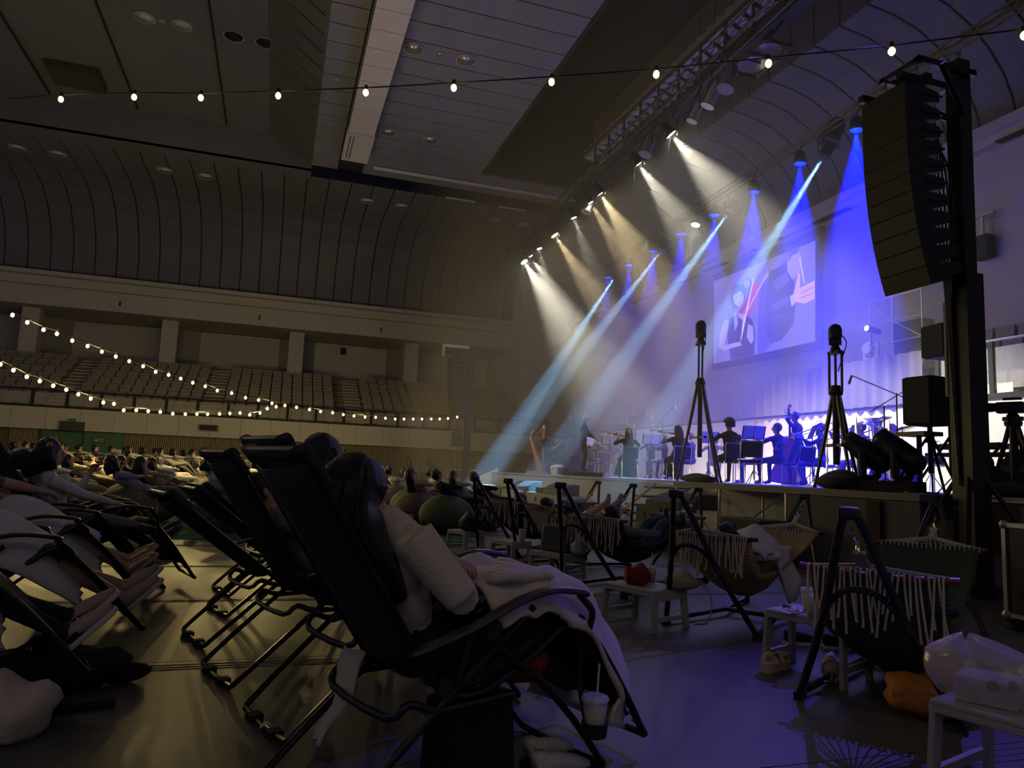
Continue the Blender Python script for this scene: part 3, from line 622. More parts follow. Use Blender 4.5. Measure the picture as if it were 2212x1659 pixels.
tw = thing('speaker_tower', 'tall black lifting tower holding the near line array', 'tower', (7.35, 6.08, 0))
G().bb((-.13, -.13, 0), (.13, .13, 3.6)).build('lower_mast', BLK, tw); G().bb((-.09, -.09, 3.6), (.09, .09, 6.2)).build('upper_mast', BLK, tw)
G().bb((-.14, .14, 2.2), (-.1, .17, 3.3)).build('tape_strip', mat('tape', (.3, .3, .28), .6), tw)
g = G()
for a in range(4): g.tube([(0, 0, .12), (.95*cos(a*pi/2+.6), .95*sin(a*pi/2+.6), .06)], .045, 6).tube([(0, 0, 1.5), (.85*cos(a*pi/2+.6), .85*sin(a*pi/2+.6), .1)], .03, 6)
g.build('outrigger', BLK, tw)
for x, y in ((-.12, -.5), (.0, .3)):
    G().tube([(x*.2, y*.2, 5.5), (x-.35, y+.3, 5.98)], .045, 6).build('strut', BLK, tw)
G().bb((-.75, -.15, 5.98), (.12, -.08, 6.05)).bb((-.75, .35, 5.98), (.12, .42, 6.05)).bb((-.75, -.15, 5.99), (-.68, .42, 6.04)).bb((.0, -.15, 5.99), (.12, .42, 6.04)).build('lifting_fork', BLK, tw)
yl = aX(1868, 400, 6.45).y; yr = aX(1966, 400, 6.45).y
LA = line_array((7.0, 6.3, 0), 11, 5.72, .213, 6.42, yr, yl, .5, 22, 'curved hang of black line array cabinets on the near tower', .2)
g = G()
for y in (yr+.1, yl-.1): g.tube([(6.7-7.0, y-6.3, 5.85), (6.7-7.0, y-6.3, 6.0)], .012, 5)
g.build('chain', STEEL, LA)
g = G()
for k in range(5): g.tube(sm([(7.15-7.0+.02*k, 5.95-6.3+.3, 5.6-.1*k), (7.1-7.0, 6.2-6.3-.05*k, 4.6), (7.15-7.0+.03*k, 6.15-6.3, 3.2), (7.2-7.0, 6.1-6.3, 1.2)], 5), .012, 5)
g.build('cable', BLK, LA)
t2 = thing('speaker_tower', 'far lifting tower with lattice mast at the other end of the stage', 'tower', (7.1, 27.6, 0)); G().bb((-.12, -.12, 0), (.12, .12, 6.0)).build('mast', BLK, t2)
G().bb((-1.2, -.1, 5.9), (.1, .1, 6.02)).bb((-1.2, -.1, 5.55), (-1.1, .1, 5.9)).build('lifting_fork', STEEL, t2)
g = G()
for a in range(4): g.tube([(0, 0, .1), (.9*cos(a*pi/2+.6), .9*sin(a*pi/2+.6), .06)], .045, 6)
g.build('outrigger', BLK, t2)
line_array((6.5, 27.4, 0), 12, 5.45, .2, 6.2, 26.9, 27.8, .6, 20, 'slim far line array hanging on the far tower', .2)
t = thing('hanging_motor', 'small black hoist box hanging under the far array', 'hoist', (6.6, 27.2, 2.0)); G().bb((-.2, -.15, 0), (.2, .15, .55)).build('case', MBLK, t, bevel=.02); G().tube([(0, 0, .5), (-.05, 0, 1.3)], .012, 5).tube([(.08, 0, .5), (.1, 0, 1.3)], .012, 5).tube([(0, 0, 0), (.1, .1, -1.9)], .012, 5).build('cable', BLK, t)
# speakers on stands beside the near tower
def stand_speaker(px0, px1, pt, pb, X, lab, dep, rz, zfoot, m=MBLK):
    a = aX(px0, (pt+pb)/2, X); b = aX(px1, (pt+pb)/2, X); c = (a+b)/2; zt = aX((px0+px1)/2, pt, X).z; zb = aX((px0+px1)/2, pb, X).z
    L = (a-b).length*.92; t = thing('loudspeaker', lab, 'speaker', (X, c.y, zb), rz)
    G().box((dep/2, 0, (zt-zb)/2), (dep, L, zt-zb)).build('cabinet', m, t, bevel=.03); G().box((-.01, 0, (zt-zb)/2), (.03, L*.9, (zt-zb)*.94)).build('grille', GRL, t)
    s = thing('speaker_stand', 'pole stand under the '+lab, 'stand', (X+dep/2, c.y, zfoot)); H = zb-zfoot
    G().tube([(0, 0, .25), (0, 0, H)], .03, 8).build('pole', BLK, s)
    for k in range(3): G().tube([(0, 0, .75), (.45*cos(k*2.1+.4), .45*sin(k*2.1+.4), .02)], .018, 6).build('leg', BLK, s)
    G().lathe([(.05, 0), (.05, .09)], c=(0, 0, H*.75), n=10).build('collar', BLK, s)
stand_speaker(1985, 2048, 700, 772, 7.9, 'grey square loudspeaker beside the tower above the black one', .5, R_(-8), STG, mat('cab_dkgrey', (.06, .06, .06), .6))
stand_speaker(1950, 2012, 812, 918, 7.55, 'black upright loudspeaker on the platform left of the tower', .4, R_(6), STG)
t = thing('tripod_table', 'flat stand top under the black loudspeaker', 'stand', (7.5, aX(1985, 935, 7.5).y, STG)); h = aX(1985, 938, 7.5).z-STG
G().box((0, 0, h), (.3, .42, .05)).build('tray', BLK, t); G().tube([(0, 0, 0), (0, 0, h)], .03, 8).build('pole', BLK, t); G().lathe([(.2, 0), (.2, .02)], n=14).build('base', BLK, t)
yM1, yM2 = aX(1880, 1040, 7.45).y, aX(1950, 1040, 7.45).y
mh((7.45, yM1, STG), 'black moving head on the platform, left of the two', R_(-70), 1., -55, 'moving heads on the platform')
mh((7.45, yM2, STG), 'black moving head on the platform, right of the two', R_(-70), 1., -50, 'moving heads on the platform')
def bag(loc, rx, ry, h_, lab, m=MBLK, name='cloth_bag', cat='bag', rz=0, seed=1):
    random.seed(seed); t = thing(name, lab, cat, loc, rz)
    g = G().sph((0, 0, h_*.45), (rx, ry, h_*.55), 16, 10); vs = []
    for x, y, z in g.v:
        n_ = 1+.13*sin(7*x/rx+seed)*cos(5*y/ry+2*seed)+.07*sin(13*z/h_+x*9); z = max(z, 0)
        vs.append((x*n_, y*n_, z*(.9+.15*sin(5*x/rx+seed))))
    g.v = vs; g.build('body', m, t, smooth=True); return t
bag((7.3, aX(1815, 1045, 7.3).y, STG), .25, .35, .26, 'black cloth heap on the platform between tripod and moving heads')
bag((7.25, aX(1510, 1040, 7.25).y, STG), .2, .5, .16, 'black cloth bag under the tall centre tripod', seed=3)
# ------------------------------------------------------------------ camera tripods
def tripod(loc, H, hub, cols, feet, lab, cam_h=.42, sp=.45, tubes=2):
    t = thing('camera_tripod', lab, 'tripod', loc)
    for f in feet:
        G().tube([(f[0]*.1, f[1]*.1, hub), (f[0]*.55, f[1]*.55, hub*.48), (f[0], f[1], .03)], [.035, .028, .018], 6).build('leg', BLK, t)
        G().sph((f[0], f[1], .03), .03, 6, 4).build('foot', MBLK, t)
    G().lathe([(.09, -.04), (.1, 0), (.06, .1)], c=(0, 0, hub), n=12).build('hub', BLK, t)
    G().tube([(0, 0, hub*.25), (0, 0, hub)], .045, 8).build('centre_column', BLK, t)
    for k in range(tubes):
        a = (k-(tubes-1)/2)*.12; G().tube([(0, a, hub), (0, a, H-cam_h)], .018, 6).build('riser_tube', BLK, t)
    G().box((0, 0, hub*.45), (.06, .35, .04)).build('spreader', BLK, t); G().box((0, 0, H-cam_h), (.1, .2, .05)).build('riser_plate', BLK, t)
    return t
def ptz(loc, rz, lab, s=1.):
    t = thing('stage_camera', lab, 'camera', loc, rz); G().lathe([(.07*s, 0), (.08*s, .05*s), (.06*s, .1*s), (.05*s, .13*s)], n=12).build('base', BLK, t)
    G().box((0, 0, .17*s), (.13*s, .16*s, .1*s)).build('cradle', BLK, t, bevel=.01); G().lathe([(.085*s, .2*s), (.1*s, .24*s), (.1*s, .38*s), (.07*s, .44*s), (.03*s, .46*s)], n=14).build('head', BLK, t, smooth=True)
    G().tube(sm([(0, -.08*s, .3*s), (0, -.17*s, .15*s), (0, -.1*s, -.1*s), (0, -.04*s, -.3*s)]), .008, 5).build('cable', BLK, t); return t
X_ = 7.45; Y_ = aX(1512, 900, X_).y; H = aX(1512, 744, X_).z-STG
f = [(0, aX(px, 1033, X_).y-Y_) for px in (1463, 1550)]
tripod((X_, Y_, STG), H+.0, aX(1512, 828, X_).z-STG, 2, [f[0], f[1], (.5, .05)], 'tall black tripod with long riser standing before the orchestra', 0)
ptz((X_, Y_, STG+H), 0, 'black remote camera on the tall centre tripod', 1.)
X_ = 7.4; Y_ = aX(1806, 900, X_).y; H = aX(1806, 762, X_).z-STG
f = [(0, aX(px, 1040, X_).y-Y_) for px in (1760, 1840)]
tripod((X_, Y_, STG), H+.0, aX(1806, 848, X_).z-STG, 3, [f[0], f[1], (.4, .0)], 'second black tripod with a camera, between centre tripod and tower', 0, tubes=3)
ptz((X_, Y_, STG+H), .5, 'black remote camera on the second tripod', .9)
X_ = 8.6; Y_ = aX(2188, 900, X_).y; H = aX(2188, 905, X_).z-STG
tripod((X_, Y_, STG), H, H-.05, 3, [(0, .35), (.0, -.35), (.35, 0)], 'black video tripod standing right of the tower', 0, tubes=1)
t = thing('video_camera', 'small camcorder on the tripod right of the tower', 'camera', (X_, Y_, STG+H), .4); G().box((0, .02, .14), (.14, .3, .14)).build('body', BLK, t, bevel=.02); G().lathe([(.05, .15), (.06, .26), (.05, .27)], rot=(R_(-90), 0, 0), c=(0, 0, .15), n=12).build('lens_hood', BLK, t); G().box((0, -.0, .25), (.03, .2, .03)).build('handle', BLK, t); G().lathe([(.05, 0), (.07, .04), (.04, .08)], n=10).build('mount', BLK, t)
# ------------------------------------------------------------------ projection screen
t = thing('projection_screen', 'large hanging screen showing a close-up of a violinist', 'screen', (15.6, 0, 0))
tl, tr_, br, bl = aX(1543.7, 607, 15.6), aX(1762, 519, 15.6), aX(1761.8, 737, 15.6), aX(1541.8, 786.7, 15.6)
ys, ye, zt, zb = tl.y, tr_.y, (tl.z+tr_.z)/2, (bl.z+br.z)/2
fr = mat('screen_border', (.03, .03, .045), .8)
for a, b in (((.0, ye-.25, zb-.25), (.05, ye, zt+.2)), ((.0, ys, zb-.25), (.05, ys+.1, zt+.2)), ((.0, ye, zt), (.05, ys, zt+.2)), ((.0, ye, zb-.25), (.05, ys, zb))): G().bb(a, b).build('border', fr, t)
G().bb((-.05, ye-.3, zt+.2), (.12, ys+.15, zt+.36)).build('roller_case', fr, t)
pic = [('picture_ground', (.22, .20, .62), [(1543, 608), (1762, 520), (1762, 737), (1542, 786)]),
 ('picture_ground', (.10, .08, .45), [(1640, 620), (1670, 590), (1700, 560), (1712, 700), (1650, 762), (1638, 765)]),
 ('dress', (.03, .02, .20), [(1573, 692), (1590, 680), (1606, 676), (1626, 690), (1632, 720), (1630, 766), (1580, 777), (1572, 730)]),
 ('arm', (.50, .42, .85), [(1566, 690), (1576, 692), (1572, 725), (1566, 746), (1600, 738), (1604, 746), (1565, 757), (1553, 750), (1558, 715)]),
 ('hair', (.03, .02, .22), [(1582, 622), (1594, 612), (1608, 618), (1612, 640), (1606, 662), (1584, 668), (1578, 645)]),
 ('face', (.52, .45, .9), [(1590, 630), (1602, 628), (1608, 640), (1607, 655), (1598, 664), (1588, 656), (1585, 642)]),
 ('neck', (.5, .42, .8), [(1586, 674), (1592, 676), (1596, 700), (1588, 716)]),
 ('violin', (.55, .06, .30), [(1596, 670), (1620, 640), (1632, 610), (1642, 615), (1634, 650), (1622, 680), (1602, 690)]),
 ('violin', (.65, .08, .16), [(1624, 607), (1636, 612), (1640, 628), (1628, 636)]),
 ('forearm', (.50, .42, .85), [(1618, 700), (1628, 706), (1630, 735), (1624, 744), (1614, 728)]),
 ('hair', (.05, .04, .3), [(1606, 604), (1622, 598), (1628, 616), (1614, 632), (1606, 622)]),
 ('jacket', (.05, .05, .22), [(1664, 586), (1700, 572), (1716, 600), (1722, 640), (1716, 700), (1690, 735), (1664, 742), (1652, 700), (1658, 640)]),
 ('jacket_crease', (.14, .13, .42), [(1668, 610), (1700, 590), (1708, 606), (1680, 632)]), ('jacket_crease', (.13, .12, .42), [(1668, 660), (1704, 640), (1706, 652), (1676, 672)]),
 ('conductor_head', (.42, .36, .72), [(1706, 548), (1728, 538), (1734, 560), (1730, 590), (1714, 604), (1702, 585)]),
 ('hand', (.85, .55, .55), [(1716, 634), (1727, 590), (1731, 594), (1730, 622), (1762, 606), (1762, 646), (1740, 656), (1718, 652)]),
 ('finger_line', (.55, .25, .35), [(1732, 632), (1761, 618), (1761, 621), (1732, 635)]), ('finger_line', (.55, .25, .35), [(1732, 642), (1761, 632), (1761, 634), (1732, 645)]),
 ('shirt_cuff', (.6, .6, .9), [(1708, 640), (1716, 636), (1720, 656), (1712, 662)]),
 ('conductor_hair', (.10, .08, .30), [(1706, 548), (1716, 536), (1730, 536), (1728, 545), (1714, 552), (1706, 566)]), ('eye', (.25, .18, .5), [(1590, 641), (1595, 639), (1595, 641), (1590, 643)]), ('eye', (.25, .18, .5), [(1600, 638), (1605, 637), (1605, 639), (1600, 640)]), ('mouth', (.42, .28, .65), [(1595, 655), (1601, 654), (1601, 655), (1596, 656)]), ('fringe', (.03, .02, .22), [(1586, 622), (1604, 616), (1610, 630), (1604, 633), (1600, 628), (1592, 636), (1586, 634)]),
 ('second_face', (.32, .27, .7), [(1610, 606), (1620, 604), (1623, 616), (1616, 625), (1609, 618)]), ('sleeve_fold', (.08, .07, .34), [(1664, 690), (1700, 676), (1702, 682), (1668, 700)]), ('ear', (.5, .42, .8), [(1704, 568), (1709, 566), (1710, 576), (1706, 578)]), ('violin_edge', (.3, .03, .2), [(1598, 676), (1620, 650), (1622, 652), (1601, 680)]), ('violin_waist', (.3, .03, .2), [(1614, 662), (1622, 656), (1625, 664), (1617, 670)]), ('bare_shoulder', (.5, .42, .85), [(1596, 676), (1610, 680), (1608, 690), (1597, 686)]),
 ('bow', (.75, .7, .95), [(1729, 558), (1732, 556), (1742, 612), (1739, 613)]), ('bow', (.7, .65, .95), [(1630, 600), (1632, 600), (1606, 700), (1604, 736), (1602, 736)]),
 ('bow', (.7, .65, .95), [(1605, 690), (1660, 590), (1662, 592), (1607, 693)])]
for i, (n_, c_, poly) in enumerate(pic):
    pts = [aX(x, y, 15.6) for x, y in poly]; x = -.02-.0012*i
    vs = [(x, p.y, p.z) for p in pts]; o = G().add(vs, [tuple(range(len(vs)))]).build('projected_'+n_, mat('proj_%02d%02d%02d' % tuple(int(k*99) for k in c_), c_, .8, emis=.16), t)
# ------------------------------------------------------------------ figures: one continuous remeshed body, hair and garments as children
import numpy as np
SKIN = mat('skin', (.50, .30, .20), .55); HAIRB = mat('black_hair', (.010, .009, .009), .35, bump=.5, bs=90, kind='weave'); HAIRBR = mat('brown_hair', (.06, .03, .018), .4, bump=.5, bs=90, kind='weave')
def cl_(n, c, r=.85, **k): return mat('cloth_'+n, c, r, bump=k.pop('bump', .25), bs=k.pop('bs', 60), **k)
C_ = dict(black=cl_('black', (.008, .008, .009)), cream=cl_('cream', (.58, .50, .36), sheen=.3), white=cl_('white', (.62, .60, .55)), grey=cl_('grey', (.16, .16, .17)), navy=cl_('navy', (.02, .025, .07)), jeans=cl_('jeans', (.05, .065, .11)), beige=cl_('beige', (.38, .31, .2)),
          lilac=cl_('lilac', (.34, .30, .42)), brown=cl_('brown', (.12, .075, .045)), suit=cl_('suit', (.014, .016, .022)), olive=cl_('olive', (.12, .12, .05)), blue=cl_('blue', (.10, .16, .34)), red=cl_('red', (.30, .02, .03)), pattern=cl_('pattern', (.13, .12, .12), var=.9, vs=40), skin=SKIN,
          shoeW=mat('shoe_white', (.6, .56, .48), .6), shoeB=mat('shoe_black', (.015, .015, .016), .45), gold=mat('shoe_gold', (.55, .42, .22), .3, .5), shoeBe=mat('shoe_beige', (.45, .34, .24), .6))
def ik(a, c, l1, l2, pole):
    d = c-a; L = min(max(d.length, 1e-4), (l1+l2)*.995); u = d.normalized(); x = (L*L+l1*l1-l2*l2)/(2*L); h = sqrt(max(l1*l1-x*x, 0)); p = V(pole); p = p-u*p.dot(u)
    p = p.normalized() if p.length > 1e-6 else perp(u)[0]
    return a+u*x+p*h, a+u*L
def hand_geo(g, w, d, n, m=0, curl=.6, s=1.):
    """palm is part of the remeshed body; five bent fingers rooted in it. d: pointing, n: back-of-hand normal"""
    d = d.normalized(); n = (n-d*n.dot(d)).normalized(); x = d.cross(n)
    pc = w+d*.045*s
    for i, (o, L) in enumerate(((-.03, .062), (-.010, .072), (.011, .068), (.030, .052))):
        a = pc+x*o*s+d*.03*s; b = a+(d*cos(curl*.5)-n*sin(curl*.5))*L*.5*s; c = b+(d*cos(curl*1.5)-n*sin(curl*1.5))*L*.5*s
        g.tube([a-d*.015*s, b, c], [.0095*s, .009*s, .007*s], 6, m)
    a = pc-x*.03*s-d*.02*s; b = a-x*.025*s+d*.02*s-n*.01*s; g.tube([a, b, b+d*.028*s-n*.012*s], [.012*s, .011*s, .008*s], 6, m)
def make_body(parts, name, mats, voxel=.022, extra=None, parent=None, smooth_it=2):
    g = G(); samp = []
    for p in parts:
        if p[0] == 't':
            _, pts, rad, m = p[:4]; pts = [V(q) for q in pts]; rs = rad if isinstance(rad, (list, tuple)) else [rad]*len(pts)
            g.tube(pts, list(rs), 10, m)
            for i in range(len(pts)-1):
                k = max(2, int((pts[i+1]-pts[i]).length/.03))
                for j in range(k+1): t_ = j/k; samp.append((*pts[i].lerp(pts[i+1], t_), rs[i]*(1-t_)+rs[i+1]*t_, m))
        else:
            _, c, r, m = p[:4]; g.sph(c, r, 14, 10, m, p[4] if len(p) > 4 else None); rr = r if isinstance(r, (int, float)) else sum(r)/3; samp.append((*V(c), rr, m))
    me = g.mesh('tmp', [SKIN]); o = bpy.data.objects.new('tmp', me); COL.objects.link(o)
    md = o.modifiers.new('r', 'REMESH'); md.mode = 'VOXEL'; md.voxel_size = voxel; md.use_smooth_shade = True
    if smooth_it: ms = o.modifiers.new('s', 'SMOOTH'); ms.iterations = smooth_it; ms.factor = .5
    ev = o.evaluated_get(bpy.context.evaluated_depsgraph_get()); m2 = bpy.data.meshes.new_from_object(ev); bpy.data.objects.remove(o); bpy.data.meshes.remove(me)
    n = len(m2.polygons); co = np.empty(n*3); m2.polygons.foreach_get('center', co); co = co.reshape(-1, 3); sp = np.array(samp)
    best = np.full(n, 1e9); idx = np.zeros(n, int)
    for q in sp:
        d = np.sqrt(((co-q[:3])**2).sum(1))-q[3]; k = d < best; best[k] = d[k]; idx[k] = int(q[4])
    if extra is not None and extra.v:
        b = bmesh.new(); b.from_mesh(m2); me3 = extra.mesh('x', mats); 
        k0 = len(b.faces); b.from_mesh(me3); b.faces.ensure_lookup_table(); b.to_mesh(m2); b.free(); bpy.data.meshes.remove(me3)
        idx = np.concatenate([idx, np.array(extra.m, int)])
    m2.materials.clear()
    for x in mats: m2.materials.append(x)
    m2.polygons.foreach_set('material_index', idx.astype(np.int32)); m2.polygons.foreach_set('use_smooth', [True]*len(m2.polygons)); m2.name = name; m2.update()
    o = bpy.data.objects.new(name, m2); COL.objects.link(o)
    if parent is not None: o.parent = parent
    return o
def figure(lab, loc, rz, pel, up, fwd, face, hands, feet, mats=('black', 'black', 'shoeB'), hair='short', hairm=None, elb=None, knee=None, group=None, voxel=.024, female=False, dress=None, headup=None, s=1., toe=None, glasses=False, sleeve=True, handn=None, name='person', handdir=None, legskin=False, parts_extra=(), headoff=None, armr=1.):
    t = thing(name, lab, 'person', loc, rz, group)
    pel, up, fwd, face = V(pel), V(up).normalized(), V(fwd).normalized(), V(face).normalized()
    fwd = (fwd-up*fwd.dot(up)).normalized(); lat = up.cross(fwd)   # lat: the figure's left
    Q = M4((lat, fwd, up)).transposed().to_3x3() if False else M4(((lat.x, fwd.x, up.x), (lat.y, fwd.y, up.y), (lat.z, fwd.z, up.z)))
    wS = .165 if female else .19
    che = pel+up*.33*s; nk = pel+up*.50*s; hu = (V(headup) if headup else up).normalized(); hd = nk+hu*.15*s+face*.02*s+(V(headoff) if headoff else V((0, 0, 0)))
    P = [('s', pel, (.16*s, .115*s, .12*s), 2, Q), ('s', pel+up*.16*s, (.135*s if female else .15*s, .095*s, .14*s), 1, Q), ('s', che, (.155*s, .115*s, .16*s), 1, Q), ('t', [nk-up*.06*s-lat*wS*.8*s, nk-up*.03*s, nk-up*.06*s+lat*wS*.8*s], [.06*s, .07*s, .06*s], 1), ('t', [nk-up*.03*s, hd-hu*.05*s], .05*s, 0)]
    if female: P += [('s', che+fwd*.075*s+lat*.07*s, .06*s, 1), ('s', che+fwd*.075*s-lat*.07*s, .06*s, 1)]
    fl_ = (face-hu*face.dot(hu)).normalized(); hl = hu.cross(fl_); QH = M4(((hl.x, fl_.x, hu.x), (hl.y, fl_.y, hu.y), (hl.z, fl_.z, hu.z)))
    P += [('s', hd+hu*.02*s, (.076*s, .092*s, .105*s), 0, QH), ('s', hd-hu*.055*s+fl_*.03*s, (.055*s, .06*s, .055*s), 0, QH)]
    ex = G()
    ex.sph(hd+fl_*.098*s-hu*.01*s, (.014*s, .02*s, .024*s), 6, 5, 0, QH)
    for k in (-1, 1):
        ex.sph(hd+hl*k*.076*s-hu*.0*s, (.012*s, .022*s, .032*s), 6, 5, 0, QH)
        ex.sph(hd+fl_*.083*s+hl*k*.031*s+hu*.02*s, (.013*s, .008*s, .007*s), 6, 4, 4, QH)
        ex.tube([hd+fl_*.088*s+hl*k*.017*s+hu*.042*s, hd+fl_*.080*s+hl*k*.048*s+hu*.040*s], .004*s, 4, 4)
    ex.sph(hd+fl_*.086*s-hu*.055*s, (.022*s, .008*s, .007*s), 6, 4, 5, QH)
    mt = [SKIN, C_[mats[0]], C_[mats[1]], C_[mats[2]], HAIRB, mat('lips', (.35, .10, .09), .5)]
    for i, k in enumerate((1, -1)):
        sh = nk-up*.06*s+lat*k*wS*s; pole = V(elb[i]) if elb else (-fwd*.4-up*.6+lat*k*.6)
        el, wr = ik(sh, V(hands[i]), .28*s, .25*s, pole)
        P += [('t', [sh, sh.lerp(el, .5), el], [.056*s*armr, .05*s*armr, .042*s*armr], 1), ('t', [el, el.lerp(wr, .5), wr], [.042*s*armr, .036*s*armr, .026*s*(1+(armr-1)*.6)], 1 if sleeve else 0)]
        d = (V(handdir[i]) if handdir else (wr-el)).normalized(); n = V(handn[i]) if handn else V((0, 0, 1)); n = (n-d*n.dot(d)); n = n.normalized() if n.length > .01 else perp(d)[0]; x = d.cross(n)
        QP = M4(((x.x, n.x, d.x), (x.y, n.y, d.y), (x.z, n.z, d.z)))
        P += [('s', wr+d*.045*s, (.038*s, .02*s, .05*s), 0, QP), ('t', [wr-d*.02*s, wr+d*.04*s], [.026*s, .024*s], 0)]
        hand_geo(ex, wr, d, n, 0, .7, s)
        hp = pel+lat*k*.09*s-up*.02*s; kp = V(knee[i]) if knee else fwd
        kn, an = ik(hp, V(feet[i]), .43*s, .42*s, kp)
        ml = 0 if legskin else 2
        P += [('t', [hp, hp.lerp(kn, .5), kn], [.085*s, .075*s, .055*s], 2), ('t', [kn, kn.lerp(an, .4), an], [.052*s, .05*s, .036*s], ml)]
        td = V(toe[i]) if toe else (fwd-V((0, 0, 1))*fwd.z); td = td.normalized()
        P += [('t', [an-td*.03*s+V((0, 0, -.02))*s, an+td*.06*s+V((0, 0, -.035))*s, an+td*.17*s+V((0, 0, -.05))*s], [.042*s, .042*s, .032*s], 3)]
    P += list(parts_extra)
    body = make_body(P, 'body', mt, voxel, ex, t)
    hm = hairm or HAIRB; g = G()
    g.sph(hd+hu*.035*s-fl_*.018*s, (.088*s, .098*s, .102*s), 14, 10, 0, QH)
    if hair == 'curly':
        random.seed(3)
        for k in range(60):
            a, b = random.uniform(0, 2*pi), random.uniform(-.5, 1.5); v_ = hl*cos(a)*cos(b)+fl_*sin(a)*cos(b)*.9+hu*sin(b)
            if fl_.dot(v_) < .55 or b > .7: g.sph(hd+hu*.04*s+v_*.105*s, .035*s, 6, 5)
    elif hair == 'long':
        e = hd-fl_*.03*s; g.tube([e+hu*.05*s, e-fl_*.05*s-hu*.06*s, e-fl_*.05*s-hu*.2*s, e-fl_*.045*s-hu*.36*s, e-fl_*.04*s-hu*.42*s], [.085*s, .088*s, .10*s, .08*s, .03*s], 12)
        g.tube([e+hl*.07*s+hu*.04*s, e+hl*.078*s-hu*.08*s, e+hl*.085*s-hu*.2*s], [.03*s, .035*s, .02*s], 8).tube([e-hl*.07*s+hu*.04*s, e-hl*.078*s-hu*.08*s, e-hl*.085*s-hu*.2*s], [.03*s, .035*s, .02*s], 8)
    elif hair == 'bob':
        e = hd-fl_*.02*s; g.tube([e+hu*.05*s, e-fl_*.04*s-hu*.05*s, e-fl_*.035*s-hu*.14*s], [.09*s, .10*s, .09*s], 12)
        for k in (-1, 1): g.tube([e+hl*k*.07*s+hu*.06*s, e+hl*k*.085*s-hu*.03*s+fl_*.02*s, e+hl*k*.085*s-hu*.13*s+fl_*.03*s], [.03*s, .035*s, .03*s], 8)
    elif hair == 'bun': g.sph(hd+hu*.03*s-fl_*.12*s, .05*s, 10, 7)
    h_ = g.build('hair', hm, t, smooth=True)
    if glasses:
        g = G()
        for k in (-1, 1): c = hd+fl_*.1*s+hl*k*.03*s+hu*.02*s; g.tube([c+hl*.022*cos(a*pi/4)+hu*.018*sin(a*pi/4) for a in range(8)], .002, 4, closed=True)
        g.build('glasses', BLK, t)
    if dress:   # skirt from the waist to points near the shins
        a, b = V(feet[0]), V(feet[1]); kn0 = pel+fwd*.40*s
        pts = dress; g = G(); g.tube([V(p) for p, _ in pts], [r for _, r in pts], 16, flat=.75); g.build('skirt', C_[mats[1]], t, smooth=True)
    KIDS[t] = list(t.children); t['hd'] = list(hd); return t
# ------------------------------------------------------------------ hall furniture
SLING = mat('sling_fabric', (.022, .022, .020), .75, bump=.3, bs=300, kind='weave'); TUBM = mat('dark_tube', (.03, .028, .025), .28, .6); CORD = mat('cord', (.02, .02, .02), .6)
def rot2(a, z, tilt, c=(.62, .50)): u, v = a-c[0], z-c[1]; return (c[0]+u*cos(tilt)+v*sin(tilt), c[1]-u*sin(tilt)+v*cos(tilt))
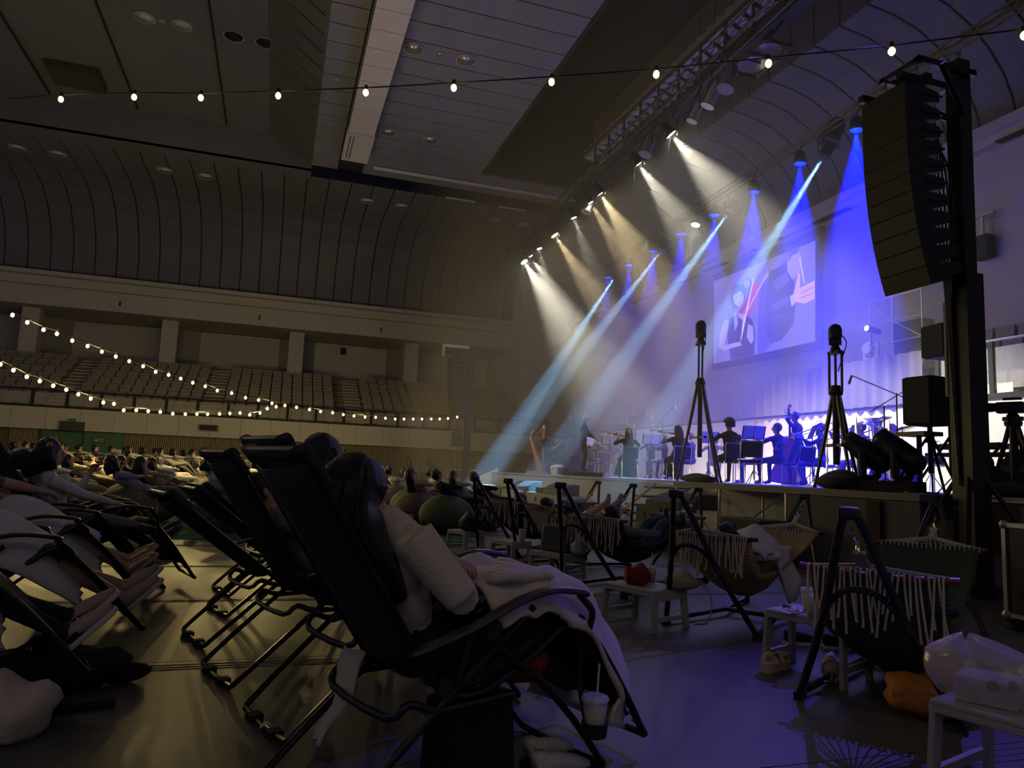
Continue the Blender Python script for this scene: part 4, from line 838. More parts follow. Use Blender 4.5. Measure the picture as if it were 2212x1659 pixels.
# tilt > 0 leans the back further down and lifts the foot end
def recliner(lab, loc, rz, tilt=0., grp='reclining garden chairs', cup=False):
    t = thing('reclining_chair', lab, 'chair', loc, rz, grp); tl_ = -R_(tilt)
    T = lambda a, y, z: (lambda q: (q[0], y, q[1]))(rot2(a, z, tl_))
    W = .25
    prof = [(-.10, 1.17), (-.04, 1.10), (.12, .86), (.27, .64), (.40, .45)]
    for s in (1, -1): G().tube(sm([T(a, s*W, z) for a, z in prof+[(.46, .39)]], 3), .014, 8).build('back_frame', TUBM, t)
    G().tube([T(-.10, W, 1.17), T(-.115, W-.03, 1.185), T(-.115, -W+.03, 1.185), T(-.10, -W, 1.17)], .014, 8).build('back_frame', TUBM, t)
    bow = lambda v: .05*(1-(2*v-1)**2)
    def sling(pr, name, w_, th=.012, bw=1.):
        pts = sm([V((a, 0, z)) for a, z in pr], 4)
        def fn(u, v):
            k = u*(len(pts)-1); i = min(int(k), len(pts)-2); p = pts[i].lerp(pts[i+1], k-i); d = (pts[i+1]-pts[i]).normalized()
            q = rot2(p.x+d.z*bow(v)*bw, p.z-d.x*bow(v)*bw, tl_); return V((q[0], w_*(2*v-1), q[1]))
        return G().slab(fn, 14, 8, th).build(name, SLING, t, smooth=True)
    sling([(-.08, 1.15), (.12, .87), (.27, .65), (.38, .50)], 'back_sling', W-.03)
    sling([(-.125, 1.18), (-.09, 1.195), (-.06, 1.15), (.0, 1.07)], 'head_pad', W+.005, .03, .4)
    sling([(.40, .43), (.58, .40), (.82, .49), (1.03, .585), (1.20, .42), (1.38, .17)], 'seat_sling', W-.03, .012, -.6)
    g = G(); cp = sm([V((a, 0, z)) for a, z in prof], 7)
    for s in (1, -1):
        for i in range(4, len(cp)-1):
            a, b = cp[i], cp[i+1]; g.tube([T(a.x, s*W, a.z), T((a.x+b.x)/2, s*(W-.035), (a.z+b.z)/2), T(b.x, s*W, b.z)], .0035, 4)
        for i in range(13): a0 = .55+.0*i; 
    lp = sm([V((1.08, 0, .57)), V((1.22, 0, .42)), V((1.42, 0, .13))], 9)
    for s in (1, -1):
        for i in range(len(lp)-1): a, b = lp[i], lp[i+1]; g.tube([T(a.x, s*W, a.z), T((a.x+b.x)/2, s*(W-.035), (a.z+b.z)/2), T(b.x, s*W, b.z)], .0035, 4)
    g.build('lacing_cord', CORD, t, kind='stuff')
    foot = [T(.44, W, .40), T(.60, W+.0, .385), T(.84, W, .49), T(1.02, W, .595), T(1.09, W, .57), T(1.25, W, .38), T(1.43, W, .12), T(1.46, W-.05, .09)]
    G().tube(sm(foot+[(p[0], -p[1], p[2]) for p in foot[::-1]], 3), .015, 8).build('seat_frame', TUBM, t)
    for s in (1, -1):
        ar = sm([V((.28, s*.30, .555)), V((.5, s*.305, .615)), V((.7, s*.31, .69)), V((.85, s*.31, .72)), V((1.0, s*.30, .705)), V((1.05, s*.30, .69))], 4)
        G().tube(ar, [.022]+[.03]*(len(ar)-2)+[.02], 8, flat=.45).build('armrest', mat('armrest_plastic', (.035, .035, .035), .35), t)
        G().tube(sm([(1.02, s*.29, .69), (1.10, s*.28, .62), T(1.10, s*.265, .55)], 3), .014, 6).build('arm_link', TUBM, t)
        G().tube([(.52, s*.29, .61), (.48, s*.275, .42)], .018, 6).build('arm_post', TUBM, t)
        G().sph(V(T(.44, s*.27, .42)), (.03, .018, .04), 8, 6).build('hip_joint', MBLK, t); G().box((.60, s*.30, .60), (.06, .03, .05)).build('lock_lever', MBLK, t)
    def U(a0, z0, aa, za, ab, zb, nm):
        h = [(ab, .28, zb), (aa, .275, za), (a0+(.05 if aa > a0 else -.05), .26, z0+.05), (a0, .2, z0)]
        G().tube(sm(h+[(x, -y, z) for x, y, z in h[::-1]], 3), .014, 8).build(nm, TUBM, t)
    U(0, .015, .42, .37, .80, .66, 'rear_leg_frame'); U(1.22, .015, .92, .33, .56, .60, 'front_leg_frame'); U(.26, .34, .42, .36, .72, .37, 'link_bar')
    for y in (-.12, .12): G().bb((-.03, y-.03, .0), (.03, y+.03, .03)).build('foot_cap', MBLK, t)
    KIDS[t] = list(t.children); return t
def rec_copy(src, lab, loc, rz): return dup(src, loc, rz, lab)
ROPE = mat('cotton_rope', (.55, .48, .36), .8); BARM = mat('red_wood', (.22, .035, .02), .4); BARB = mat('dark_wood', (.05, .02, .015), .4)
def hammock(A, B, lab, fab, bar, near_front=1, sag=.50, seed=1, striped=False, width=.30, fringe=True, lane=None):
    """A, B: near and far hanging points; frames are inverted V stands"""
    A, B = V(A), V(B); ax = V((B.x-A.x, B.y-A.y, 0)); L = ax.length; LE = .55; rz = atan2(ax.y, ax.x); t = thing('hammock', lab, 'hammock', (A.x, A.y, 0), rz, 'fringed hammocks on black stands'); H = A.z
    FB = mat('stand_black', (.010, .010, .012), .35)
    for e, x0, sg in (('near', 0, 1), ('far', L, -1)):
        hh = H if sg == 1 else B.z
        for s in (1, -1): G().tube(sm([(x0-.02*sg, .015*s, hh+.07), (x0+.03*sg, s*.05, hh), (x0+(.02+LE*.5)*sg, s*.20, hh*.48), (x0+LE*sg, s*.37, .03)], 3), .021, 8).build('stand_leg', FB, t)
        G().tube(sm([(x0+LE*.50*sg, .20, hh*.48), (x0+LE*.40*sg, .145, hh*.60), (x0+LE*.34*sg, .06, hh*.68), (x0+LE*.34*sg, -.06, hh*.68), (x0+LE*.40*sg, -.145, hh*.60), (x0+LE*.50*sg, -.20, hh*.48)], 3), .016, 8).build('arch_brace', FB, t)
        G().box((x0-.02*sg, 0, hh+.07), (.09, .09, .06)).build('top_cap', FB, t, bevel=.015)
        g = G()
        for k in range(4): g.tube([(x0+(.03+.028*k)*sg+.012*cos(a*pi/3), (.012*sin(a*pi/3) if k % 2 else 0), hh-.01-.022*k+(0 if k % 2 else .012*sin(a*pi/3))) for a in range(6)], .004, 4, closed=True)
        g.build('chain', CHR, t)
        for s in (1, -1): G().box((x0+LE*sg, s*.37, .02), (.07, .05, .04)).build('foot_cap', FB, t)
    for s in (1, -1): G().tube([(LE, s*.37, .035), (L*.5, s*.22, .05), (L-LE, s*.37, .035)], .02, 8).build('base_bar', FB, t)
    G().tube([(L*.5, -.25, .05), (L*.5, .25, .05)], .02, 8).build('cross_bar', FB, t)
    b0, b1 = .60, L-.52; zb0, zb1 = H-.25, B.z-.24
    def curve(u): x = b0+(b1-b0)*u; return V((x, 0, zb0*(1-u)+zb1*u-4*sag*(u**.72)*(1-u**.72)))
    random.seed(seed)
    for e, x0, xb, zb, hh, sg in (('n', 0, b0, zb0, H, 1), ('f', L, b1, zb1, B.z, -1)):
        G().tube(sm([(xb-.0*sg, -width-.05, zb-.0), (xb, -width*.5, zb-.015), (xb, 0, zb-.02), (xb, width*.5, zb-.015), (xb, width+.05, zb)], 3), .017, 8).build('spreader_bar', bar, t)
        rx = x0+.16*sg; rzz = hh-.10
        G().tube([(rx+.03*cos(a*pi/4), 0, rzz+.03*sin(a*pi/4)) for a in range(8)], .006, 5, closed=True).build('ring', CHR, t)
        G().slab(lambda u, v: V((rx+sg*(.03+.12*u), (.03-.025*u)*(2*v-1), rzz-.02-.07*u)), 3, 3, .02).build('rope_wrap', ROPE, t)
        for i in range(15):
            y = -width+2*width*i/14; G().tube([(rx+.02*sg, y*.03, rzz-.02), (rx+.13*sg, y*.1, rzz-.085), (xb-.0*sg, y, zb+.01)], .0045, 5).build('cord', ROPE, t)
        g = G()
        for i in range(22): y = -width+2*width*i/21; g.tube([(xb-.015*sg, y, zb+.018), (xb+.02*sg, y, zb+.01), (xb+.03*sg, y, zb-.02)], .0045, 4)
        g.build('lashing', ROPE, t, kind='stuff')
    stripe = random.random()
    def cloth(u, v):
        p = curve(u); y = (2*v-1); e = sin(pi*u); wd = width*(1-.18*e)
        lift = (abs(y)**2.2)*(.01+.24*e*(1-.35*u)); return V((p.x, y*wd, p.z+lift+.006*sin(y*24+u*3)+.012*e*sin(u*17+y*6+seed)))
    G().slab(cloth, 26, 22, .012).build('cloth', fab, t, smooth=True)
    if fringe:
        for i in range(26):
            y = -width+2*width*(i+.5)/26+random.uniform(-.008, .008); l_ = random.uniform(.18, .33); dx = random.uniform(-.04, .04); dy = random.uniform(-.03, .03)
            pts = [(b0-.02, y, zb0+.015), (b0-.05, y, zb0-.0), (b0-.055+dx*.3, y+dy*.4, zb0-l_*.4), (b0-.05+dx, y+dy, zb0-l_*.8), (b0-.05+dx*.7, y+dy*1.3, zb0-l_)]
            G().tube(sm(pts, 2), [.0065]*8+[.008], 5).build('tassel', ROPE, t)
    KIDS[t] = list(t.children); t['w'] = 0; return t
STOOL = mat('stool_plastic', (.40, .38, .32), .5, var=.05, vs=3)
def stool(loc, rz, lab, w_=.42, d_=.30, h=.32):
    t = thing('side_table', lab, 'table', loc, rz, 'white plastic side tables')
    G().bb((-d_/2, -w_/2, h-.025), (d_/2, w_/2, h)).build('table_top', STOOL, t, bevel=.008)
    G().bb((-d_/2+.0, -w_/2-.005, h-.05), (d_/2, w_/2+.005, h-.022)).build('rim', STOOL, t, bevel=.006)
    for s in (1, -1):
        for q in (1, -1): G().add([(q*(d_/2-.07), s*(w_/2), h-.04), (q*d_/2, s*(w_/2), h-.04), (q*(d_/2+.02), s*(w_/2+.015), 0), (q*(d_/2-.035), s*(w_/2+.015), 0)]+[(q*(d_/2-.07), s*(w_/2-.02), h-.04), (q*d_/2, s*(w_/2-.02), h-.04), (q*(d_/2+.02), s*(w_/2-.01), 0), (q*(d_/2-.035), s*(w_/2-.01), 0)], [(0, 1, 2, 3), (7, 6, 5, 4), (0, 4, 5, 1), (1, 5, 6, 2), (2, 6, 7, 3), (3, 7, 4, 0)]).build('leg', STOOL, t)
        G().bb((-d_/2+.03, s*(w_/2)-.012, h*.22), (d_/2-.03, s*(w_/2)+.012, h*.22+.035)).build('lower_rail', STOOL, t); G().bb((-d_/2+.03, s*(w_/2)-.012, h-.08), (d_/2-.03, s*(w_/2)+.012, h-.03)).build('upper_rail', STOOL, t)
    return t
CUPM = mat('clear_cup', (.75, .73, .68), .12, alpha=.38, spec=.8); CUPL = mat('cup_lid', (.85, .85, .85), .1, alpha=.4, spec=.9); DRK = mat('milk_tea', (.42, .33, .24), .4)
def cup(loc, lab, s=1., straw=True, tilt=0, drink=DRK, op=False):
    t = thing('drink_cup', lab, 'cup', loc, tilt)
    G().lathe([(.03*s, 0), (.034*s, .03*s), (.046*s, .115*s)], n=18).build('cup_body', mat('paper_cup', (.5, .42, .3), .6) if op else CUPM, t, smooth=True)
    if not op: G().lathe([(.028*s, .004), (.032*s, .03*s), (.042*s, .085*s)], n=16).build('drink', drink, t, smooth=True)
    G().lathe([(.049*s, .112*s), (.05*s, .12*s), (.043*s, .128*s), (.03*s, .132*s)], n=18).build('lid', CUPL, t)
    if straw: G().tube([(0, 0, .02*s), (.012*s, .0, .235*s)], .004*s, 6).build('straw', mat('straw', (.6, .6, .6), .3), t)
    return t
# ------------------------------------------------------------------ near block of recliners; row direction from the floor bars
RZ = atan2(.342, .94); f1 = V((.94, .342, 0)); s1v = V((.342, -.94, 0))
def chairloc(O): return V((O[0], O[1], 0))+s1v*.26
OS = [(0, 2.78), (-.05, 3.67), (-.30, 4.48), (-.50, 5.35), (-.42, 6.24), (-.45, 7.1)]
c1 = recliner('reclining chair in front, holding the woman in the cream sweater', chairloc(OS[0]), RZ)
c2 = rec_copy(c1, 'reclining chair directly behind the woman in the cream sweater', chairloc(OS[1]), RZ); c2.scale = (1, 1, 1.05)
c3 = rec_copy(c1, 'third raised reclining chair of the front row, its back just left of the second', chairloc(OS[2]), RZ)
c4 = recliner('far lowered reclining chair, its back tilted low toward the bean bags', chairloc(OS[3]), RZ, 18)
c5 = rec_copy(c4, 'second lowered reclining chair beyond the raised ones', chairloc(OS[4]), RZ)
c6 = rec_copy(c4, 'farthest lowered reclining chair of the front block', chairloc(OS[5]), RZ)
def inchair(O): return chairloc(O), RZ
# the woman in the nearest chair, chair coordinates (x forward, y left)
hero = figure('long-haired woman in cream sweater reclining with folded hands and hoop earring', *inchair(OS[0]), (.44, -.03, .52), (-.30, -.05, .95), (.9, 0, .42), (.93, .14, .22), [(.62, .02, .80), (.565, -.10, .775)], [(1.18, .11, .28), (1.20, -.10, .27)],
   ('cream', 'black', 'shoeW'), None, None, [(-.2, .8, -.6), (.30, -.75, -.8)], [(0, 0, 1), (0, 0, 1)], voxel=.013, female=True, s=.96, armr=1.48, handdir=[(.3, -.8, -.1), (.25, .85, .1)], handn=[(0, 0, 1), (0, 0, 1)], headup=(-.1, 0, 1), toe=[(1, 0, -.3), (1, 0, -.3)], headoff=(-.10, 0, -.08))
hd = V(hero['hd'])
for o in [c for c in hero.children if c.name.startswith('hair')]: bpy.data.objects.remove(o)
g = G(); random.seed(5)
g.sph(hd+V((-.035, 0, .035)), (.118, .10, .115), 20, 14)
g.tube(sm([hd+V((-.02, 0, .05)), hd+V((-.06, -.01, -.05)), hd+V((-.02, -.03, -.16)), hd+V((.06, -.07, -.26)), hd+V((.12, -.09, -.35))], 3), [.095, .10, .105, .11, .115, .115, .11, .10, .09, .075, .06, .045, .03], 14)
for k in range(46):
    a = random.uniform(1.8, 4.4); r = .112; c = V((r*cos(a)*1.05-.03, r*sin(a), 0))
    g.tube(sm([hd+V((c.x*.5, c.y*.5, .13)), hd+c+V((0, 0, .05)), hd+c*1.05+V((-.01, -.01, -.08)), hd+c*.9+V((.06, -.03, -.20)), hd+c*.6+V((.13, -.05, -.30-random.uniform(0, .08)))], 2), [.018]*8+[.006], 5)
g.build('hair', HAIRB, hero, smooth=True)
G().tube([hd+V((.012+.017*cos(a*pi/5), -.083-.004*sin(a), -.058+.022*sin(a*pi/5))) for a in range(10)], .0025, 5, closed=True).build('hoop_earring', mat('earring', (.8, .7, .5), .15, 1.), hero)
# blanket over her lap and legs
BLKT = cl_('blanket', (.60, .52, .38), sheen=.4, bump=.35, bs=14)
pth = sm([V((.62, 0, .70)), V((.78, 0, .745)), V((.93, 0, .735)), V((1.06, 0, .70)), V((1.2, 0, .59)), V((1.33, 0, .42)), V((1.40, 0, .26)), V((1.36, 0, .12))], 5)
def blk(u, v):
    k = u*(len(pth)-1); i = min(int(k), len(pth)-2); p = pth[i].lerp(pth[i+1], k-i); d = (pth[i+1]-pth[i]).normalized(); n = V((-d.z, 0, d.x)); y = (2*v-1)
    two = .035*cos(y*2*pi*1.1)*(1 if u > .3 else .4); side = -max(0, abs(y)-.72)*.45
    fold = .012*sin(u*23+y*5)+.010*sin(u*11-y*13)+.018*max(0, .5-u)*sin(u*46+y*9)
    return V((p.x, y*.30*(1-.12*u), p.z))+n*(side+fold-two*.6+.02)
t = thing('blanket', 'cream blanket over the lap and legs of the woman in front', 'blanket', *inchair(OS[0])); G().slab(blk, 54, 30, .016).build('cloth', BLKT, t, smooth=True)
g = G()
for k in range(5): g.tube(sm([(.64+.05*k, -.20+.05*k, .755+.01*k), (.72+.04*k, -.24+.03*k, .77), (.80+.03*k, -.23, .76), (.88, -.2+.02*k, .765)], 3), [.012]+[.022]*8+[.01], 7)
g.build('ruffled_edge', BLKT, t, smooth=True)
t = thing('crossbody_strap', 'dark blue bag strap across the cream sweater', 'strap', *inchair(OS[0]))
G().tube(sm([(.30, -.10, .93), (.42, -.16, .875), (.52, -.10, .82), (.66, .02, .78), (.76, .04, .75)], 4), .02, 6, flat=.3).build('band', cl_('navystrap', (.02, .03, .09)), t)
t = thing('cup_holder', 'black cup holder clipped to the front recliner', 'holder', *inchair(OS[0])); c_ = V((1.05, -.36, .19))
G().lathe([(.036, 0), (.044, 0), (.05, .05), (.046, .05)], c=c_, n=16).tube([c_+V((0, .05, .04)), c_+V((0, .09, .16)), c_+V((.0, .085, .30))], .009, 6).build('ring', MBLK, t)
cp_ = cup((0, 0, 0), 'clear plastic cup with straw in the holder of the front recliner', 1.05); cp_.location = M4.Rotation(RZ, 4, 'Z') @ (c_+V((0, 0, .01)))+chairloc(OS[0])
def inch(p, O=OS[0]): return M4.Rotation(RZ, 4, 'Z') @ V(p)+chairloc(O)
REDC = cl_('redbag', (.20, .008, .015))
t = bag(inch((.86, -.05, .0)), .14, .2, .1, 'dark red cloth bag hanging under the front recliner seat', REDC, seed=4, rz=RZ); t.location.z = .36; t.scale = (1, 1, 1.6)
t = thing('tote_bag', 'black tote bag standing under the front recliner', 'bag', inch((.72, -.02, 0)), RZ); G().box((0, 0, .15), (.3, .24, .30), taper=.92).build('bag_body', C_['black'], t, bevel=.03)
for s in (-1, 1): G().tube(sm([(-.08, s*.08, .28), (-.05, s*.08, .36), (.05, s*.08, .36), (.08, s*.08, .28)], 3), .008, 5).build('handle', C_['black'], t)
def shoe(loc, rz, lab, m, sole, s=1., grp=None, lace=True, thick=.025, tilt=None):
    t = thing('sneaker', lab, 'shoe', loc, rz, grp)
    if tilt: t.rotation_euler = (tilt[0], tilt[1], rz)
    out = [(-.12, .028), (-.10, .036), (-.02, .034), (.06, .044), (.12, .038), (.15, .015), (.15, -.015), (.12, -.036), (.06, -.042), (-.02, -.030), (-.10, -.034), (-.12, -.026)]
    G().prism([(x*s, y*s) for x, y in out], thick*s).build('sole', C_.get(sole, STOOL) if isinstance(sole, str) else sole, t, bevel=.006)
    g = G().tube([(-.10*s, 0, .05*s), (-.06*s, 0, .062*s), (.0, 0, .055*s), (.07*s, 0, .04*s), (.135*s, 0, .03*s)], [.034*s, .036*s, .036*s, .034*s, .018*s], 12).tube([(-.08*s, 0, .06*s), (-.085*s, 0, .1*s)], [.032*s, .030*s], 12)
    g.build('upper', C_[m] if isinstance(m, str) else m, t, smooth=True)
    if lace:
        g = G()
        for k in range(4): g.tube([(.0+.02*k, -.02*s, .085*s-.008*k), (.01+.02*k, 0, .094*s-.008*k), (.0+.02*k, .02*s, .085*s-.008*k)], .003, 4)
        g.build('laces', C_['white'], t)
    return t
shoe(inch((1.02, -.20, 0)), RZ-.2, 'pale sneaker on the floor under the cup of the front recliner', 'shoeW', 'shoeB', 1., lace=False)
shoe(inch((1.08, -.06, 0)), RZ, 'second pale sneaker half hidden under the front recliner', 'shoeW', 'shoeB', 1., lace=False)
t = thing('hanging_jacket', 'cream cloth hanging behind the seat of the front recliner', 'jacket', inch((.34, .20, 0)), RZ)
G().slab(lambda u, v: V((.02*sin(v*6+u*4)-.13*u, -.07+.14*v*(1-.45*u)+.02*sin(u*9), .46-.30*u)), 14, 8, .012).build('cloth', C_['cream'], t, smooth=True)
# hair of the occupant of the second chair, and others in that block
figure('dark-haired person in the second raised recliner, only hair showing', *inchair(OS[1]), (.50, .05, .52), (-.50, 0, .86), (.86, 0, .5), (.9, .2, .3), [(.8, .12, .7), (.8, -.1, .7)], [(1.25, .1, .3), (1.25, -.1, .3)], ('beige', 'beige', 'shoeW'), 'bob', headup=(-.2, 0, 1), s=1.08)
figure('person lying in the third raised recliner', *inchair(OS[2]), (.50, 0, .49), (-.6, 0, .8), (.8, 0, .6), (.8, 0, .5), [(.8, .12, .62), (.8, -.1, .62)], [(1.25, .1, .3), (1.25, -.1, .3)], ('grey', 'black', 'shoeB'), 'short', s=.92)
HAMF = dict(green=mat('green_cloth', (.05, .07, .04), .85, bump=.5, bs=30, kind='weave'), tan=mat('tan_cloth', (.42, .29, .12), .8, bump=.5, bs=30, kind='weave'), black=mat('black_cloth', (.012, .014, .016), .7, bump=.5, bs=30, kind='weave'), cream=mat('cream_cloth', (.50, .40, .28), .8, bump=.5, bs=30, kind='weave'))
HA = [((2.55, 2.73, .952), (5.30, 4.72, .95)), ((2.76, 4.60, .968), (5.04, 6.01, .95)), ((2.56, 6.32, .966), (4.97, 7.81, .95)), ((2.60, 8.04, .965), (4.73, 9.07, .95)), ((2.50, 9.15, .967), (5.03, 10.87, .95))]
h1 = hammock(*HA[0], 'dark green hammock with red bars nearest the viewer, empty at the far end', HAMF['green'], BARM, seed=1, sag=.66, width=.33)
h2 = hammock(*HA[1], 'tan hammock holding a sleeper under a white blanket', HAMF['tan'], BARB, seed=2)
h3 = hammock(*HA[2], 'black hammock holding someone in jeans', HAMF['black'], BARM, seed=3, sag=.46)
h4 = hammock(*HA[3], 'pale tan hammock with two bare feet showing', HAMF['cream'], BARM, seed=4)
h5 = hammock(*HA[4], 'black hammock farthest away by the stage speakers', HAMF['black'], BARM, seed=5)
def hl_(i): A, B = V(HA[i][0]), V(HA[i][1]); a = B-A; return (A.x, A.y, 0), atan2(a.y, a.x), sqrt(a.x**2+a.y**2)
def lier(i, lab, mats, hair='short', legz=(.62, .62), bare=False, head=.62, dz=0., **k):
    loc, rz, L = hl_(i); L2 = L/2; loc = (loc[0], loc[1], dz)
    return figure(lab, loc, rz, (L2+.02, 0, .37), (-.80, 0, .42), (.42, 0, .85), (.25, 0, .9), [(L2+.05, .12, .52), (L2+.0, -.1, .53)], [(L2+.78, .10, legz[0]), (L2+.78, -.09, legz[1])], mats, hair, None, [(0, 1, .1), (0, -1, .1)], [(0, 0, 1), (0, 0, 1)], headup=(-.6, 0, .75), toe=[(.3, .1, 1), (.3, -.1, 1)], **k)
lier(0, 'person in dark clothes low in the nearest green hammock', ('black', 'black', 'shoeB'), legz=(.45, .44), s=.82, dz=-.14)
lier(1, 'dark-haired sleeper in the tan hammock with a hand at the face', ('white', 'white', 'shoeW'), 'bob', legz=(.58, .56), female=True, s=.92)
lier(2, 'person in loose jeans lying in the black hammock', ('grey', 'jeans', 'shoeB'), legz=(.68, .66))
lier(3, 'barefoot person whose feet rise above the pale hammock', ('beige', 'beige', 'skin'), legz=(.80, .82), legskin=True)
lier(4, 'person in black lying in the farthest hammock', ('black', 'black', 'shoeB'), 'long', legz=(.6, .6))
loc, rz, L = hl_(1)
t = thing('blanket', 'white blanket heaped over the sleeper in the tan hammock', 'blanket', loc, rz)
def hb(u, v):
    x = L/2-.42+.86*u; y = -.33+.62*v; e = min(1, max(0, (u-.35)/.3)); fl = max(0, .30-v)/.30
    z = .56+.21*math.exp(-((u-.62)/.20)**2)*math.exp(-((v-.6)/.35)**2)+.08*math.exp(-((u-.15)/.2)**2)-fl**1.3*(.06+.36*e*(1-max(0, u-.8)*2))
    return V((x, y+.05*fl, z+.018*sin(9*u+7*v)+.012*sin(21*v-5*u)+.01*sin(30*u+4*v)*fl))
G().slab(hb, 26, 22, .02).build('cloth', C_['white'], t, smooth=True)
# small tables and what lies on them
st1 = stool((2.86, 5.24, 0), .40, 'white side table with red cloth and a drink before the tan hammock', .50, .42, .30)
st2 = stool((3.22, 3.74, 0), .41, 'white side table with cups beside the nearest hammock', .48, .36, .37)
st3 = stool((2.72, 2.02, 0), .30, 'white side table at the lower right holding a plastic bag', .52, .50, .37)
st4 = stool((2.95, 7.35, 0), .41, 'white side table carrying a dark handbag', .48, .36, .31)
st5 = stool((2.82, 8.55, 0), .41, 'white side table between the black and pale hammocks', .40, .32, .31)
st6 = stool((2.58, 9.85, 0), .41, 'white side table holding a black bag by the green carpet', .40, .34, .31)
st7 = stool((2.1, 12.9, 0), .41, 'far white side table among the bean bags', .5, .4, .31)
st8 = stool((1.95, 15.2, 0), .41, 'farthest white side table among the bean bags', .5, .4, .31)
bag((2.80, 5.26, .30), .11, .10, .17, 'crumpled dark red cloth on the side table', REDC, 'cloth', 'cloth', seed=6)
cup((2.98, 5.36, .30), 'tall clear cup with a bent straw behind the red cloth', 1.0)
t = bag((3.08, 5.05, .30), .15, .12, .13, 'beige wrinkled bag on the side table beside the drink', C_['beige'], seed=7)
G().tube(sm([(.1, -.1, .08), (.16, -.16, -.05), (.12, -.18, -.22), (.02, -.15, -.24)], 4), .012, 6, flat=.4).build('strap', C_['beige'], t)
cup((3.10, 3.62, .37), 'plastic cup of milky tea on the side table by the nearest hammock', 1.0)
cup((3.22, 3.80, .37), 'brown paper cup standing behind the milky tea', 1.05, False, op=True)
t = thing('bead_bracelet', 'dark bead bracelet lying on the side table', 'bracelet', (3.12, 3.86, .375)); 
for k in range(14): G().sph((.035*cos(k*pi/7), .035*sin(k*pi/7), .006), .007, 6, 5).build('bead', BLK, t)
t = thing('snack_wrapper', 'crinkled clear snack wrapper on the side table', 'wrapper', (3.06, 3.74, .375), .4); G().slab(lambda u, v: V((.14*u-.07, .08*v-.04, .012*sin(u*9)*cos(v*7)+.014)), 8, 6, .002).build('film', mat('wrapper', (.7, .7, .7), .2, alpha=.6), t)
t = thing('paper_napkin', 'small white napkin on the side table edge', 'napkin', (2.98, 3.68, .37), .2); G().slab(lambda u, v: V((.09*u, .06*v, .006+.004*sin(u*8))), 5, 4, .002).build('sheet', PAPER, t)
def sandal(loc, rz, lab):
    t = thing('platform_sandal', lab, 'sandal', loc, rz, 'platform sandals'); out = [(-.12, .03), (-.08, .036), (.0, .034), (.07, .044), (.12, .036), (.145, 0), (.12, -.036), (.07, -.042), (0, -.03), (-.08, -.034), (-.12, -.03)]
    g = G(); g.prism(out, .055); g.v = [(x, y, z*(1 if x > -.0 else 1.15)+(.004*sin(x*120) if z < .01 else 0)) for x, y, z in g.v]; g.build('platform_sole', mat('sandal_sole', (.55, .45, .26), .6), t, bevel=.006)
    for x0, x1 in ((.08, .02), (.02, .08), (-.07, -.06)): G().tube(sm([(x0, .042, .055), (x0*.7+x1*.3, .025, .095), ((x0+x1)/2, 0, .108), (x1, -.025, .095), (x1, -.042, .055)], 3), .014, 6, flat=.3).build('strap', mat('sandal_strap', (.55, .44, .28), .6), t)
    G().box((-.065, -.03, .1), (.02, .006, .02)).build('buckle', CHR, t); return t
sandal((3.02, 3.86, 0), .35, 'beige platform sandal in front under the side table'); sandal((3.13, 3.98, 0), .5, 'beige platform sandal behind the other under the side table')
t = thing('folded_umbrella', 'pale folded umbrella with hooked silver handle on the floor', 'umbrella', (3.22, 3.62, .03), .95)
G().tube(sm([(.38, -.05, .05), (.2, -.02, .05), (.02, 0, .05), (-.06, 0, .045)], 4), [.012, .018, .024, .03, .034, .038, .042, .045, .048, .05, .05, .045, .035], 10).build('canopy', mat('umbrella_cloth', (.55, .48, .34), .7, bump=.6, bs=30), t, smooth=True)
random.seed(9); g = G()
for k in range(14): a = k*2*pi/14; g.slab(lambda u, v: V((-.02-.05*u-.01*v, (.03+.03*u)*cos(a+.4*v), .045+(.03+.03*u)*sin(a+.4*v))), 3, 2, .002)
g.build('ruffle', mat('umbrella_cloth', (.55, .48, .34), .7, bump=.6, bs=30), t)
G().tube(sm([(-.05, 0, .03), (-.14, .01, .015), (-.2, .03, .012), (-.215, .06, .012), (-.195, .075, .012)], 4), .006, 6).build('hooked_handle', CHR, t)
for (x, y, a, l) in ((3.66, 4.42, -.2, 'dark slip-on shoe behind the side table, left one'), (3.86, 4.26, -.3, 'dark slip-on shoe behind the side table, right one')): shoe((x, y, 0), a, l, 'black', 'shoeW', 1., lace=False)
t = thing('handbag', 'dark grey handbag with two looped handles on a side table', 'handbag', (2.97, 7.38, .31), .45)
G().box((0, 0, .14), (.17, .40, .28), taper=.85).build('bag_body', mat('bag_leather', (.035, .035, .035), .5), t, bevel=.02)
for s in (-1, 1): G().tube(sm([(s*.06, -.09, .27), (s*.06, -.07, .38), (s*.06, 0, .42), (s*.06, .07, .38), (s*.06, .09, .27)], 4), .008, 6).build('handle', mat('bag_leather', (.035, .035, .035), .5), t)
G().box((0, .0, .33), (.02, .05, .07)).build('ribbon', C_['black'], t)
bag((3.1, 7.12, .31), .09, .09, .2, 'small white scrunched bag beside the dark handbag', C_['white'], seed=8)
bag((2.62, 9.75, .31), .17, .2, .26, 'black bag on the side table by the green carpet', seed=9)
cup((2.93, 8.45, .31), 'clear cup on the side table between the hammocks', 1.1, False)
